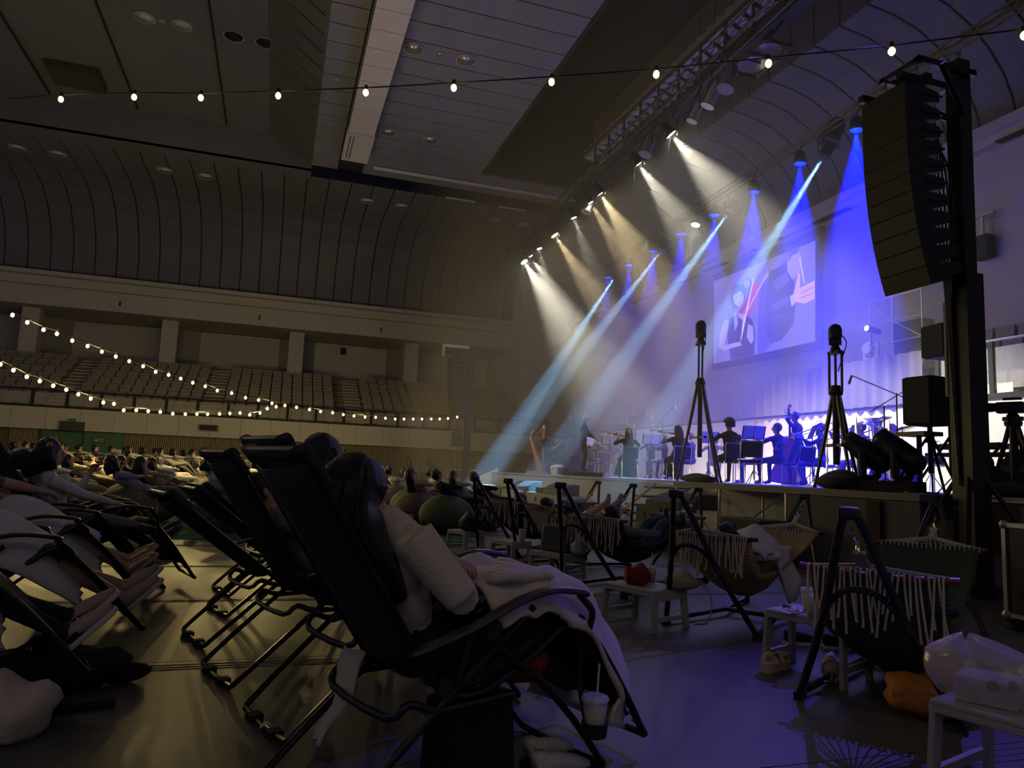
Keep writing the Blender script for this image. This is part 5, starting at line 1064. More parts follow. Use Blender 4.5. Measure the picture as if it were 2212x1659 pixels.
# plastic bag lower right, orange bag, cup
PLB = mat('clear_plastic_bag', (.66, .60, .56), .25, alpha=.5, spec=.9); 
t = thing('plastic_bag', 'translucent plastic bag with a printed box inside, lower right corner', 'bag', (2.62, 2.12, .37), .2)
def pb(u, v):
    a = u*2*pi; h = v; k = max(0, (h-.55)/.45); r = (.165+.018*sin(3*a+1)+.010*sin(8*a+4*h))*(.92+.2*sin(pi*min(h*1.3, 1))-.80*k**2.2)
    return V((r*cos(a)-.05*k, r*sin(a)*1.05+.05*k, .02+.23*h-.02*k+.012*sin(5*a+7*h)*h))
G().grid(pb, 40, 16).build('film', PLB, t, smooth=True)
G().box((.0, -.0, .045), (.2, .2, .09), (0, 0, .3)).build('paper_box', mat('cream_box', (.62, .55, .42), .6), t, bevel=.006)
for k in range(5):
    a = -2.6+.42*k; G().lathe([(.018, 0), (.02, .003), (.006, .004)], c=(.148*cos(a), .148*sin(a), .085+.01*sin(k)), n=12, rot=(0, R_(90), a)).build('printed_ring', mat('print_brown', (.16, .12, .08), .6), t)
t = bag((3.32, 3.02, 0), .24, .20, .22, 'orange bag on the floor beyond the lower right table', mat('orange_cloth', (.45, .16, .01), .6, bump=.4, bs=20), seed=11)

t = thing('tumbler', 'dark tumbler at the right edge on the lower right table', 'tumbler', (2.68, 1.88, .37)); G().lathe([(.032, 0), (.04, .02), (.042, .14), (.036, .15), (.038, .17), (.02, .175)], n=18).build('cup_body', mat('dark_tumbler', (.03, .035, .04), .35), t, smooth=True); G().lathe([(.043, .14), (.044, .155), (.041, .156)], n=18).build('collar', BLK, t)
# ------------------------------------------------------------------ orchestra
SHEET = mat('sheet_music', (.80, .80, .78), .8)
CHP = mat('chair_pad', (.012, .013, .02), .7)
def och(loc, rz, lab):
    t = thing('folding_chair', lab, 'chair', loc, rz, 'steel framed orchestra chairs')
    for s in (1, -1):
        G().tube(sm([(-.30, s*.21, .82), (-.24, s*.21, .45), (-.05, s*.21, .40)], 3), .011, 6).build('back_post', CHR, t)
        G().tube(sm([(.20, s*.21, .43), (.22, s*.21, .2), (.22, s*.21, .01)], 3), .011, 6).build('leg', CHR, t); G().tube([(-.22, s*.21, .44), (-.26, s*.21, .01)], .011, 6).build('leg', CHR, t)
        G().tube([(-.26, s*.21, .02), (.22, s*.21, .02)], .010, 6).build('runner', CHR, t)
    G().tube([(-.30, -.21, .82), (-.30, .21, .82)], .011, 6).build('top_rail', CHR, t)
    G().box((-.285, 0, .66), (.035, .38, .30), (0, R_(-8), 0)).build('backrest', CHP, t, bevel=.015); G().box((0, 0, .44), (.42, .40, .05)).build('seat', CHP, t, bevel=.015)
    KIDS[t] = list(t.children); return t
def mstand(loc, rz, lab, h=1.1, lamp=True):
    t = thing('music_stand', lab, 'music stand', loc, rz, 'music stands')
    for k in range(3): G().tube([(0, 0, .3), (.24*cos(k*2.1), .24*sin(k*2.1), .01)], .009, 5).build('leg', BLK, t)
    G().tube([(0, 0, .1), (0, 0, h)], .011, 6).build('pole', BLK, t); q = Euler((0, R_(-22), 0)).to_matrix().to_4x4()
    M_ = M4.Translation((0, 0, h+.08)) @ q
    G().box((0, 0, 0), (.012, .50, .30)).xf(M_).build('desk', BLK, t)
    for s in (-1, 1): G().box((-.012, s*.115, .01), (.006, .22, .28)).xf(M_).build('sheet', SHEET, t)
    if lamp:
        G().tube(sm([(0, 0, .15), (.0, 0, .24), (-.06, .0, .27), (-.12, 0, .24)], 3), .005, 5).xf(M_).build('clip_lamp', BLK, t)
    return t
def mic(loc, rz, lab, h=1.6, boom=.5, tip=.2):
    t = thing('microphone_stand', lab, 'microphone', loc, rz, 'microphones on boom stands')
    for k in range(3): G().tube([(0, 0, .2), (.28*cos(k*2.1), .28*sin(k*2.1), .01)], .009, 5).build('leg', BLK, t)
    G().tube([(0, 0, .1), (0, 0, h)], .011, 6).build('pole', BLK, t); G().tube([(-.2, 0, h-.1), (boom, 0, h+tip)], .008, 6).build('boom_arm', BLK, t)
    G().tube([(boom, 0, h+tip), (boom+.05, 0, h+tip-.14)], [.02, .022], 8).build('mic_capsule', STEEL, t); return t
VLN = mat('violin_varnish', (.36, .11, .03), .25)
def violin(M_, lab, s=1., cat='violin', name='violin', bow=None, m=None, full=True):
    t = thing(name, lab, cat); t.matrix_world = M_; m = m or VLN
    half = [(0, .10), (.03, .105), (.07, .09), (.11, .062), (.15, .055), (.19, .065), (.235, .083), (.27, .083), (.30, .06), (.31, .03)]
    out = [(x*s*1.15, y*s) for x, y in half]; poly = out+[(x, -y) for x, y in out[::-1]]; poly = [(x, y) for x, y in poly]
    G().prism([(-.03*s, .07*s)]+poly+[(-.03*s, -.07*s)], .035*s).build('body', m, t, smooth=False, bevel=.004)
    G().box((.42*s, 0, .045*s), (.27*s, .024*s, .016*s)).build('neck', MBLK, t); G().box((.28*s, 0, .05*s), (.2*s, .03*s, .006)).build('fingerboard', MBLK, t)
    G().lathe([(.018*s, -.02*s), (.02*s, 0), (.018*s, .02*s)], c=(.57*s, 0, .03*s), rot=(R_(90), 0, 0), n=10).build('scroll', m, t); G().box((.12*s, 0, .055*s), (.006, .04*s, .03*s)).build('bridge', ROPE, t)
    if bow: g = G(); g.tube([bow[0], bow[1]], .006*s, 5); g.build('bow', mat('bow_wood', (.3, .12, .05), .4), t)
    return t
MZ = STG
def player(lab, X, px, rz, hands, mats=('black', 'black', 'shoeB'), hair='short', face=(1, 0, 0), fwd=(1, 0, 0), chair=None, py=1000, feet=None, up=(.05, 0, 1), **k):
    y = aX(px, py, X).y; loc = (X, y, MZ)
    if chair: och(loc, R_(rz), chair)
    return figure(lab, loc, R_(rz), (.0, 0, .56), up, fwd, face, hands, feet or [(.40, .13, .09), (.38, -.13, .09)], mats, hair, k.pop('hairm', None), None, [(1, .2, .4), (1, -.2, .4)], voxel=.026, **k), V(loc)
def atp(loc, rz, p, rot=(0, 0, 0)): return M4.Translation(V(loc)) @ M4.Rotation(R_(rz), 4, 'Z') @ M4.Translation(V(p)) @ Euler([R_(a) for a in rot]).to_matrix().to_4x4()
VH = [(.36, .22, 1.04), (.30, -.18, 1.02)]     # violin hands
BOW = ((.10, -.42, .12), (.16, .22, .08))
# conductor
yc_ = aX(1259, 1000, 8.55).y; G_ = thing('podium', 'low dark podium under the conductor', 'podium', (8.55, yc_, MZ)); G().box((0, 0, .06), (.9, .9, .12)).build('platform', MBLK, G_, bevel=.01)
figure('silver-haired conductor in a dark suit standing on stage with a baton', (8.55, yc_, MZ+.12), R_(-20), (0, 0, .93), (.03, 0, 1), (1, 0, 0), (1, .1, -.05), [(.30, .20, 1.02), (.33, -.20, .98)], [(.0, .14, .09), (.02, -.12, .09)], ('suit', 'suit', 'shoeB'), 'short', mat('silver_hair', (.7, .68, .55), .6), [(-.6, .6, -.4), (-.6, -.6, -.4)], [(1, 0, 0), (1, 0, 0)], voxel=.024, s=.98)
t = thing('baton', 'thin white baton in the conductor\'s right hand', 'baton', (8.55, yc_, MZ+.12), R_(-20)); G().tube([(.36, -.20, .98), (.72, -.12, 1.06)], .005, 5).build('stick', PAPER, t)
P1, l1 = player('violinist in a sleeveless black dress with a fringe facing the conductor', 9.3, 1197, -62, VH, hair='bob', female=True, sleeve=False, chair='steel chair under the violinist nearest the harp', up=(.0, 0, 1), dress=[((.0, 0, .72), .12), ((.05, 0, .56), .17), ((.25, 0, .52), .20), ((.40, 0, .35), .22), ((.42, 0, .08), .26)])
violin(atp(l1, -62, (.12, .05, 1.10), (0, -6, 22)), 'violin played by the woman near the harp', bow=BOW)
P2, l2 = player('string player with long brown hair seen from behind, nearest the conductor', 8.9, 1357, 75, VH, hair='long', hairm=HAIRBR, female=True, chair='steel chair behind the long-haired player beside the conductor', face=(1, .3, 0), dress=[((.0, 0, .74), .13), ((.02, 0, .56), .20), ((.15, 0, .42), .25), ((.25, 0, .10), .33)])
violin(atp(l2, 75, (.10, .08, 1.10), (0, -6, 35)), 'viola held left by the long-haired player', 1.12, bow=BOW)
P3, l3 = player('violist with brown hair tied by a dark bow, in flowing black', 9.3, 1465, 80, VH, hair='long', hairm=HAIRBR, female=True, chair='steel chair behind the violist with the hair bow', face=(1, .5, 0), dress=[((.0, 0, .74), .13), ((.02, 0, .56), .19), ((.2, 0, .42), .22), ((.35, 0, .15), .24)])
violin(atp(l3, 80, (.10, .10, 1.12), (0, -6, 40)), 'viola held by the player with the hair bow', 1.12, bow=BOW)
t = thing('hair_bow', 'dark ribbon in the violist\'s brown hair', 'ribbon', (l3.x-.12, l3.y-.14, MZ+1.28)); G().box((0, -.02, 0), (.03, .03, .03)).box((-.05, -.02, .0), (.08, .02, .06), (0, R_(15), 0), taper=.7).box((.05, -.02, 0), (.08, .02, .06), (0, R_(-15), 0), taper=.7).build('ribbon', C_['navy'], t)
P4, l4 = player('curly-haired musician in black seen from behind', 9.0, 1577, 78, [(.42, .2, .95), (.42, -.2, .92)], hair='curly', hairm=HAIRBR, chair='steel chair behind the curly-haired musician')
P5, l5 = player('man in black jacket with glasses seated in profile, before the double bass', 10.3, 1683, 100, [(.40, .20, 1.0), (.38, -.15, .98)], hair='short', glasses=True, chair=None, face=(1, .6, 0), mats=('suit', 'black', 'shoeB'))
och((l5.x+.1, l5.y-.45, MZ), R_(95), 'steel chair right of the man with glasses')
och((aX(1612, 1000, 8.7).x, aX(1614, 1000, 8.7).y, MZ), R_(70), 'empty steel chair right of the curly-haired musician')
# double bass and its player
yb_ = aX(1690, 1000, 11.0).y; bl_ = (11.0, yb_, MZ)
figure('bassist in black leaning behind the man with glasses', (11.1, yb_-.42, MZ), R_(110), (0, 0, .90), (.1, 0, 1), (1, 0, 0), (1, .2, -.3), [(.12, .22, 1.52), (.32, -.1, 1.0)], [(.1, .15, .09), (-.1, -.15, .09)], ('black', 'black', 'shoeB'), voxel=.026, s=.98)
t = thing('double_bass', 'double bass with a red-brown scroll leaning on the bassist', 'double bass', (11.0, yb_-.05, MZ+.02), R_(110)); t.rotation_euler = (R_(-12), R_(-8), R_(115))
half = [(0, .30), (.06, .34), (.22, .34), (.38, .26), (.50, .21), (.62, .21), (.74, .25), (.88, .26), (1.0, .20), (1.08, .08)]
G().prism([(y, z) for z, y in half]+[(-y, z) for z, y in half[::-1]], .2, Euler((R_(90), 0, 0)).to_matrix().to_4x4()).build('body', VLN, t, bevel=.01)
G().tube([(0, -.23, .7), (0, -.20, 1.25), (0, -.16, 1.62)], [.03, .025, .02], 8).build('fingerboard', MBLK, t); G().tube(sm([(0, -.14, 1.55), (0, -.12, 1.72), (0, -.15, 1.80), (0, -.19, 1.80), (0, -.2, 1.75)], 3), .026, 8).build('scroll', VLN, t)
for s in (-1, 1):
    for k in range(2): G().tube([(s*.03, -.13, 1.62+.07*k), (s*.1, -.13, 1.62+.07*k)], .012, 6).build('tuning_peg', STEEL, t)
# harp
xh, yh = 9.6, aX(1172, 1000, 9.6).y; GOLD = mat('harp_gold', (.75, .36, .12), .35, .5)
t = thing('concert_harp', 'ornate golden harp at the left end of the orchestra', 'harp', (xh, yh, MZ), R_(20))
G().lathe([(.05, .1), (.045, .2), (.03, .3), (.03, 1.35), (.045, 1.40), (.05, 1.5), (.065, 1.55), (.05, 1.6), (.055, 1.8), (.06, 1.83), (.02, 1.86)], n=12).build('pillar', GOLD, t)
G().lathe([(.055, .0), (.05, .012)]*1+[(.05, .02)], c=(0, 0, .1), n=12).build('base_ring', GOLD, t)
G().box((-.28, 0, .06), (.75, .34, .12), taper=.9).build('base', GOLD, t, bevel=.02)
G().tube(sm([(0, 0, 1.74), (-.15, 0, 1.62), (-.35, 0, 1.5), (-.52, 0, 1.58), (-.66, 0, 1.38)], 3), .035, 8, flat=.6).build('neck', GOLD, t)
G().tube([(-.66, 0, 1.38), (-.12, 0, .14)], [.07, .16], 10, flat=.6).build('soundbox', GOLD, t)
g = G()
for k in range(16): u = k/16; g.tube([(-.08-.55*u, 0, 1.66-.22*u), (-.15-.5*u, 0, .25+.98*u)], .0025, 3)
g.build('strings', CHR, t, kind='stuff')
for k in range(6): G().lathe([(.042, -.01), (.05, 0), (.042, .01)], c=(0, 0, .4+.17*k), n=12).build('pillar_band', mat('harp_band', (.5, .16, .05), .4, .3), t)
player('harpist in black mostly hidden behind the golden harp', 9.9, 1158+10, -40, [(.35, .15, 1.0), (.35, -.15, 1.0)], hair='bun', female=True)
# seated players deeper on the stage
for (px, X, rz, hr, lab, mts) in ((1285, 10.2, -120, 'bob', 'small seated player right of the conductor, partly behind him', ('black', 'black', 'shoeB')), (1312, 11.0, -100, 'short', 'violinist half hidden between conductor and the long-haired player', ('black', 'black', 'shoeB')), (1405, 10.6, -110, 'bun', 'smiling player facing the hall between the two long-haired players', ('navy', 'black', 'shoeB')),
                                (1436, 10.9, 150, 'short', 'man with glasses behind the player with the hair bow', ('black', 'grey', 'shoeB')), (1494, 11.0, 120, 'short', 'man in a navy jacket behind the tall tripod', ('navy', 'navy', 'shoeB')), (1640, 11.2, 160, 'bob', 'player with bare arms behind the blue-lit music stand', ('black', 'black', 'shoeB')),
                                (1540, 12.2, -120, 'short', 'distant player behind the blue sheet music', ('black', 'black', 'shoeB')), (1345, 12.4, -110, 'bob', 'distant player at the back left of the strings', ('black', 'black', 'shoeB'))):
    p_, l_ = player(lab, X, px, rz, VH, hair=hr, mats=mts, female=hr != 'short', sleeve=px != 1640)
    if px in (1312, 1405, 1345): violin(atp(l_, rz, (.12, .05, 1.10), (0, -6, 22)), 'violin of the '+lab[:44].rsplit(' ', 1)[0], bow=BOW)
och((10.0, aX(1290, 1000, 10.).y, MZ), R_(-60), 'silver chair frame standing right of the conductor'); och((10.3, aX(1305, 1000, 10.3).y, MZ), R_(-110), 'second silver chair right of the conductor')
BRS = mat('brass_metal', (.65, .48, .22), .22, 1.)
def trombone(M_, lab):
    t = thing('trombone', lab, 'trombone'); t.matrix_world = M_
    G().tube(sm([(-.1, 0, 0), (.75, 0, 0), (.82, .0, .0), (.85, 0, -.05), (.82, 0, -.1), (0, 0, -.1)], 3), .009, 6).build('slide', BRS, t)
    G().tube(sm([(0, .06, -.1), (-.3, .06, -.1), (-.38, .06, -.02), (-.3, .06, .06), (0, .06, .06), (.3, .06, .06)], 3), .012, 6).build('tubing', BRS, t)
    G().lathe([(.012, -.2), (.02, -.1), (.04, -.03), (.10, .02), (.105, .025)], c=(.45, .06, .06), rot=(0, R_(90), 0), n=16, cap=False).build('bell', BRS, t, smooth=True)
for px, X, rz, lab in ((1778, 10.9, 150, 'trombonist in black left of the clear screen'), (1866, 11.2, 150, 'trombonist with glasses right of the clear screen')):
    p_, l_ = player(lab, X, px, rz, [(.45, .1, 1.0), (.38, -.12, 1.02)], hair='short', glasses=True, mats=('black', 'grey', 'shoeB')); trombone(atp(l_, rz, (.16, 0, 1.17), (0, 22, 0)), 'brass trombone of the '+lab)
    och(l_, R_(rz), 'chair under the '+lab)
# tuba, drum kit
yt = aX(1892, 950, 11.6).y; t = thing('tuba', 'upright tuba with wide shining bell before the drum kit', 'tuba', (11.6, yt, MZ+.45), R_(160))
G().lathe([(.05, .3), (.06, .5), (.08, .75), (.14, .92), (.24, .98), (.26, .985)], n=20, cap=False).build('bell', BRS, t, smooth=True)
G().tube(sm([(0, 0, .35), (.0, 0, .05), (.12, 0, 0), (.25, 0, .08), (.25, 0, .5), (.18, 0, .6), (.12, 0, .5), (.12, 0, .2)], 4), .035, 8).build('tubing', BRS, t, smooth=True)
for k in range(3): G().tube([(.17, .06, .2+.06*k), (.17, -.06, .2+.06*k)], .02, 8).build('valve', CHR, t)
player('tuba player in black behind the tuba', 11.9, 1903, 150, [(.3, .15, .95), (.3, -.15, .95)], hair='short')
kx, ky = 11.3, aX(1940, 1000, 11.3).y; DRM = mat('drum_shell', (.10, .10, .14), .25, .3); HEADM = mat('drum_head', (.7, .7, .72), .5); CYM = mat('cymbal', (.75, .62, .35), .2, 1.)
t = thing('drum_kit', 'silver and black drum kit at the right rear of the stage', 'drum kit', (kx, ky, MZ), R_(170))
G().lathe([(.28, -.2), (.28, .2)], c=(0, 0, .29), rot=(0, R_(90), 0), n=20).build('bass_drum', DRM, t); G().lathe([(.27, .201), (.02, .205)], c=(0, 0, .29), rot=(0, R_(90), 0), n=20).build('drum_head', HEADM, t)
for (x, y, z, r, h) in ((.1, .2, .62, .15, .2), (.1, -.2, .62, .16, .22), (-.4, .45, .5, .18, .14), (-.3, -.6, .35, .22, .35)):
    o = G().lathe([(r, 0), (r, h)], c=(x, y, z), n=18, rot=(0, R_(-10), 0)).build('tom_drum', DRM, t); G().lathe([(r*1.03, 0), (r*1.03, .02)], c=(x, y, z+h), n=18).build('hoop', CHR, o)
    G().tube([(x, y, 0), (x, y, z)], .012, 5).build('stand_leg', CHR, t)
for (x, y, z, r, a) in ((.3, .55, 1.12, .24, 15), (.35, -.35, 1.25, .22, -12), (-.1, .75, .9, .17, 5), (.2, -.85, 1.05, .25, -15), (.35, .1, 1.35, .16, 10)):
    G().lathe([(r, 0), (r*.5, .02), (r*.2, .03), (.03, .05), (.01, .055)], c=(x, y, z), n=20, rot=(R_(a), R_(a*.6), 0)).build('cymbal', CYM, t, smooth=True)
    G().tube([(x, y, z), (x, y, .25)], .01, 5).build('cymbal_stand', CHR, t)
    for k in range(3): G().tube([(x, y, .35), (x+.22*cos(k*2.1), y+.22*sin(k*2.1), .01)], .009, 5).build('stand_leg', CHR, t)
player('drummer in black seated behind the drum kit', 11.9, 1932, 175, [(.45, .15, .9), (.45, -.15, .9)], hair='bob')
ACR = mat('acrylic', (.75, .78, .9), .06, alpha=.16, spec=.9)
for k, (px0, px1, X) in enumerate(((1788, 1815, 9.6), (1853, 1860, 9.4), (1922, 1934, 10.0))):
    a, b = aX(px0, 980, X).y, aX(px1, 980, X).y; t = thing('acrylic_screen', ('leftmost of the clear acrylic sound screens, widest', 'middle clear acrylic sound screen, seen edge on', 'rightmost clear acrylic sound screen by the drums')[k], 'screen', (X, (a+b)/2, MZ), R_(8))
    L = max(abs(a-b), .12); G().bb((-.006, -L/2, .02), (.006, L/2, 1.2)).build('pane', ACR, t); G().bb((-.01, L/2-.015, .0), (.012, L/2+.015, 1.22)).build('edge_strip', CHR, t); G().box((0, 0, .01), (.3, L, .02)).build('foot', ACR, t)
for px, X, rz, lab in ((1530, 10.2, 75, 'music stand with blue-lit sheets right of the tall tripod'), (1628, 9.7, 75, 'music stand with deep blue sheets right of the curly-haired musician'), (1406, 9.9, 75, 'music stand with pale sheets between the two long-haired players'), (1316, 9.6, 60, 'music stand with white sheets left of the first long-haired player'), (1210, 10.2, -60, 'music stand behind the violinist by the harp'),
                       (1755, 10.3, 150, 'music stand before the left trombonist'), (1842, 10.6, 150, 'blue-lit music stand before the right trombonist'), (1181, 9.2, -70, 'dark music stand in front of the harp'), (1272, 9.5, 120, 'white sheet on the conductor\'s music stand')):
    mstand((X, aX(px, 1000, X).y, MZ), R_(rz), lab, 1.02)
for px, X, rz, h, b_, tp, lab in ((1192, 10, 60, 1.9, .1, .15, 'straight microphone stand behind the harp'), (1222, 10.4, 100, 1.9, -.2, .35, 'microphone boom between harp and conductor'), (1250, 11, 60, 2.1, .1, .1, 'tall microphone left of the conductor\'s head'), (1352, 11, 60, 1.8, .1, .2, 'microphone above the first long-haired player'), (1372, 10.5, -50, 1.5, .5, .45, 'angled microphone boom right of the first long-haired player'),
                               (1430, 10.5, -45, 1.6, .35, .55, 'high microphone boom left of the player with the hair bow'), (1768, 10, 60, 1.1, .1, .05, 'low microphone before the left trombonist'), (1940, 9.6, 165, 1.6, .75, .25, 'long blue-lit microphone boom over the tuba'), (1912, 9.2, -30, 1.35, .6, .45, 'dark microphone boom crossing toward the drum kit'), (1368, 12, 60, 1.8, .1, .1, 'distant microphone behind the first long-haired player')):
    mic((X, aX(px, 1000, X).y, MZ), R_(rz), lab, h, b_, tp)
t = thing('floor_monitor', 'small white monitor box with a symbol at the stage edge by the harp', 'speaker', (8.3, aX(1197, 1015, 8.3).y, MZ), 0); G().box((.1, 0, .15), (.25, .5, .3), (0, R_(-15), 0)).build('cabinet', mat('white_box', (.6, .6, .62), .5), t, bevel=.02); G().tube([(-.06, -.04, .15), (-.06, -.04, .21), (-.06, .0, .19), (-.06, .04, .21), (-.06, .04, .15)], .008, 4).build('symbol', INK, t)
G().box((.14, 0, .13), (.25, .52, .2)).build('dark_back', MBLK, t)
# percussion and sound desk right of the tower
px_ = lambda px, py, X: aX(px, py, X)
a = px_(2043, 893, 9.8); b = px_(2133, 893, 9.8); t = thing('bar_chimes', 'bar chimes hanging from a wooden rail right of the tower', 'chimes', (9.8, (a.y+b.y)/2, a.z)); L = abs(a.y-b.y)
G().box((0, 0, 0), (.03, L, .045)).build('rail', mat('light_wood', (.45, .25, .08), .5), t)
for k in range(20): G().tube([(0, -L*.42+L*.84*k/20, -.02), (0, -L*.42+L*.84*k/20, -.12-.10*k/20)], .007, 5).build('chime_bar', STEEL, t)
G().tube([(0, L*.3, 0), (0, L*.3, -(a.z-MZ))], .014, 6).build('stand_pole', BLK, t)
for k in range(3): G().tube([(0, L*.3, -(a.z-MZ)+.3), (.25*cos(k*2.1), L*.3+.25*sin(k*2.1), -(a.z-MZ))], .01, 5).build('leg', BLK, t)
c = px_(2105, 965, 9.4); t = thing('keyboard', 'black keyboard on an x-frame stand right of the tower', 'keyboard', (9.4, c.y, c.z)); G().box((0, 0, 0), (.35, 1.0, .07)).build('keyboard_body', MBLK, t, bevel=.01)
for k in range(14): G().box((-.08, -.44+.065*k, .04), (.14, .058, .012)).build('key', PAPER, t)
for s in (1, -1): G().tube([(0, s*.35, -.04), (0, -s*.35, -(c.z-MZ))], .02, 6).build('stand_leg', BLK, t)
c = px_(2090, 982, 9.0); t = thing('sound_table', 'thin black table right of the tower', 'table', (9.1, c.y-.1, MZ)); h = c.z-MZ; G().box((0, 0, h), (.5, 1.3, .04)).build('table_top', MBLK, t)
for sx in (-.2, .2):
    for s in (-1, 1): G().tube([(sx, s*.58, 0), (sx, s*.58, h)], .015, 6).build('leg', BLK, t)
t = thing('sauce_bottle', 'small bottle on the black table right of the tower', 'bottle', (9.1, c.y-.55, MZ+h+.02)); G().lathe([(.03, 0), (.03, .09), (.015, .12), (.015, .15)], n=12).build('bottle_body', mat('bottle_clear', (.7, .6, .45), .2, alpha=.6), t, smooth=True); G().lathe([(.017, .15), (.017, .17)], n=10).build('cap', PAPER, t)
for k, (px, py, r) in enumerate(((2118, 1007, .16), (2147, 1032, .14), (2103, 1030, .12))):
    c = px_(px, py, 8.3); t = thing('round_pad', ('larger round black drum pad', 'second round black drum pad', 'small round black drum pad')[k]+' on a stand right of the tower', 'drum pad', (8.3, c.y, c.z)); G().lathe([(r, -.03), (r, .03), (r*.9, .035)], n=20, rot=(0, R_(-75), 0)).build('pad', MBLK, t); G().tube([(.02, 0, 0), (.05, 0, -(c.z-MZ))], .014, 6).build('pole', BLK, t)
    for j in range(3): G().tube([(.05, 0, -(c.z-MZ)+.25), (.05+.2*cos(j*2.1), .2*sin(j*2.1), -(c.z-MZ))], .009, 5).build('leg', BLK, t)
t = thing('floor_monitor', 'black wedge speaker at the far right edge of the stage', 'speaker', (8.7, aX(2200, 1010, 8.7).y, MZ)); G().prism([(0, 0), (.55, 0), (.55, .6), (.35, .62), (0, .3)], .7, M4.Translation((0, .35, 0)) @ Euler((R_(90), 0, 0)).to_matrix().to_4x4()).build('cabinet', MBLK, t, bevel=.015)
bag((8.15, aX(2178, 1050, 8.15).y, MZ), .16, .2, .2, 'dark cable heap at the stage edge, far right', seed=12)
t = thing('wooden_board', 'red-brown box end under the stage right of the tower', 'box', (7.9, aX(2140, 1100, 7.9).y, .55)); G().box((0, 0, .2), (.1, .62, .5)).build('board', mat('redbrown', (.16, .06, .04), .7), t)
FC = mat('flightcase', (.02, .02, .022), .4)
def flight(loc, d, rz, lab):
    t = thing('flight_case', lab, 'case', loc, rz); x, y, z = d; G().box((0, 0, z/2+.12), d).build('panel', FC, t)
    for a in (-1, 1):
        for b in (-1, 1):
            G().box((a*x/2, b*y/2, z/2+.12), (.035, .035, z)).build('edge_trim', ALU, t)
            G().lathe([(.05, -.02), (.05, .02)], c=(a*x*.4, b*y*.4, .06), rot=(R_(90), 0, 0), n=12).build('caster', MBLK, t)
            for c in (0, 1): G().sph((a*x/2, b*y/2, .12+c*z), .04, 8, 6).build('ball_corner', STEEL, t)
        for c in (0, 1):
            G().box((a*x/2, 0, .12+c*z), (.035, y, .035)).build('edge_trim', ALU, t); G().box((0, a*y/2, .12+c*z), (x, .035, .035)).build('edge_trim', ALU, t)
    G().box((-x/2-.01, 0, z*.75+.1), (.02, .14, .12)).build('latch_plate', STEEL, t); G().tube([(-x/2-.03, -.08, z*.4), (-x/2-.05, 0, z*.38), (-x/2-.03, .08, z*.4)], .012, 6).build('handle', STEEL, t)
    return t
flight((6.3, aX(2200, 1150, 6.0).y-.25, .0), (.6, .75, .75), 0, 'black flight case with silver corners at the right edge')
t = thing('cable_coil', 'dark coil of cable low beside the tower base', 'cable', (6.2, 4.6, 0)); G().tube([(.2*cos(a*pi/8)*(1+.02*(a % 3)), .2*sin(a*pi/8), .02+.012*(a//16)) for a in range(48)], .012, 5).build('coil', BLK, t)
# ------------------------------------------------------------------ neighbours reclining at the left edge
def lrec(O, tilt, lab): return recliner(lab, chairloc(O), RZ, tilt)
LO = [(-2.30, 3.72), (-2.22, 4.60), (-2.42, 5.85), (-2.15, 7.1), (-2.5, 8.2)]
q1 = lrec(LO[0], 6, 'lowered recliner at the left edge, nearest of the left block'); q2 = rec_copy(q1, 'lowered recliner at the left under the white skirt with black stockings', chairloc(LO[1]), RZ); q3 = rec_copy(q1, 'lowered recliner at the left under the lace-hem skirt', chairloc(LO[2]), RZ)
q4 = rec_copy(c1, 'upright recliner behind the woman with the hair bow', chairloc(LO[3]), RZ); q5 = rec_copy(q1, 'lowered recliner at the left under the person in grey trousers', chairloc(LO[4]), RZ)
LF = dict(knee=[(0, 0, 1), (0, 0, 1)], headup=(-.6, 0, .8), toe=[(.74, .05, .66), (.74, .05, .66)])
def leaner(i, lab, mats, hair, female=False, lift=0., **k):
    a = dict(LF); a.update(k)
    return figure(lab, chairloc(LO[i]), RZ, (.60, 0, .58), (-.62, 0, .55), (.62, 0, .62), (.75, 0, .55), [(.58, .07, .82), (.56, -.07, .83)], [(1.44, .10, .37+lift), (1.40, -.11, .33+lift)], mats, hair, None, [(-.1, 1, -.3), (-.1, -1, -.3)], **a, female=female)
leaner(0, 'person in black stockings and white top at the left edge', ('white', 'black', 'black'), 'bob', True, s=1.)
leaner(1, 'person whose beige sneakers with laces point right at the left edge', ('white', 'black', 'shoeBe'), 'long', True, legskin=True)
leaner(2, 'person in metallic gold sneakers lying at the left', ('white', 'beige', 'gold'), 'bob', True, legskin=True)
leaner(4, 'person in dark trousers and laced dark sneakers beyond the gold sneakers', ('grey', 'black', 'shoeB'), 'short')
def footshoe(O, x, y, z, lab, m, sole):
    t = shoe((0, 0, 0), 0, lab, m, sole, 1.02, 'sneakers of the people reclining at the left'); a = V((.74, .05, .66)).normalized(); c = V((-.66, 0, .74)); c = (c-a*c.dot(a)).normalized(); b = c.cross(a)
    t.matrix_world = M4.Translation(chairloc(O)) @ M4.Rotation(RZ, 4, 'Z') @ M4.Translation((x, y, z)) @ M4(((a.x, b.x, c.x, 0), (a.y, b.y, c.y, 0), (a.z, b.z, c.z, 0), (0, 0, 0, 1))) @ M4.Translation((.07, 0, -.08))
LB = mat('lace_pink', (.5, .3, .2), .6)
footshoe(LO[1], 1.44, .10, .37, 'beige laced sneaker with pale sole on the raised foot at the left, farther one', 'shoeBe', 'shoeW'); footshoe(LO[1], 1.40, -.11, .33, 'beige laced sneaker with pale sole on the raised foot at the left, nearer one', 'shoeBe', 'shoeW')
footshoe(LO[2], 1.44, .10, .37, 'shiny gold sneaker at the left, farther one', 'gold', 'shoeBe'); footshoe(LO[2], 1.40, -.11, .33, 'shiny gold sneaker at the left, nearer one', 'gold', 'shoeBe')
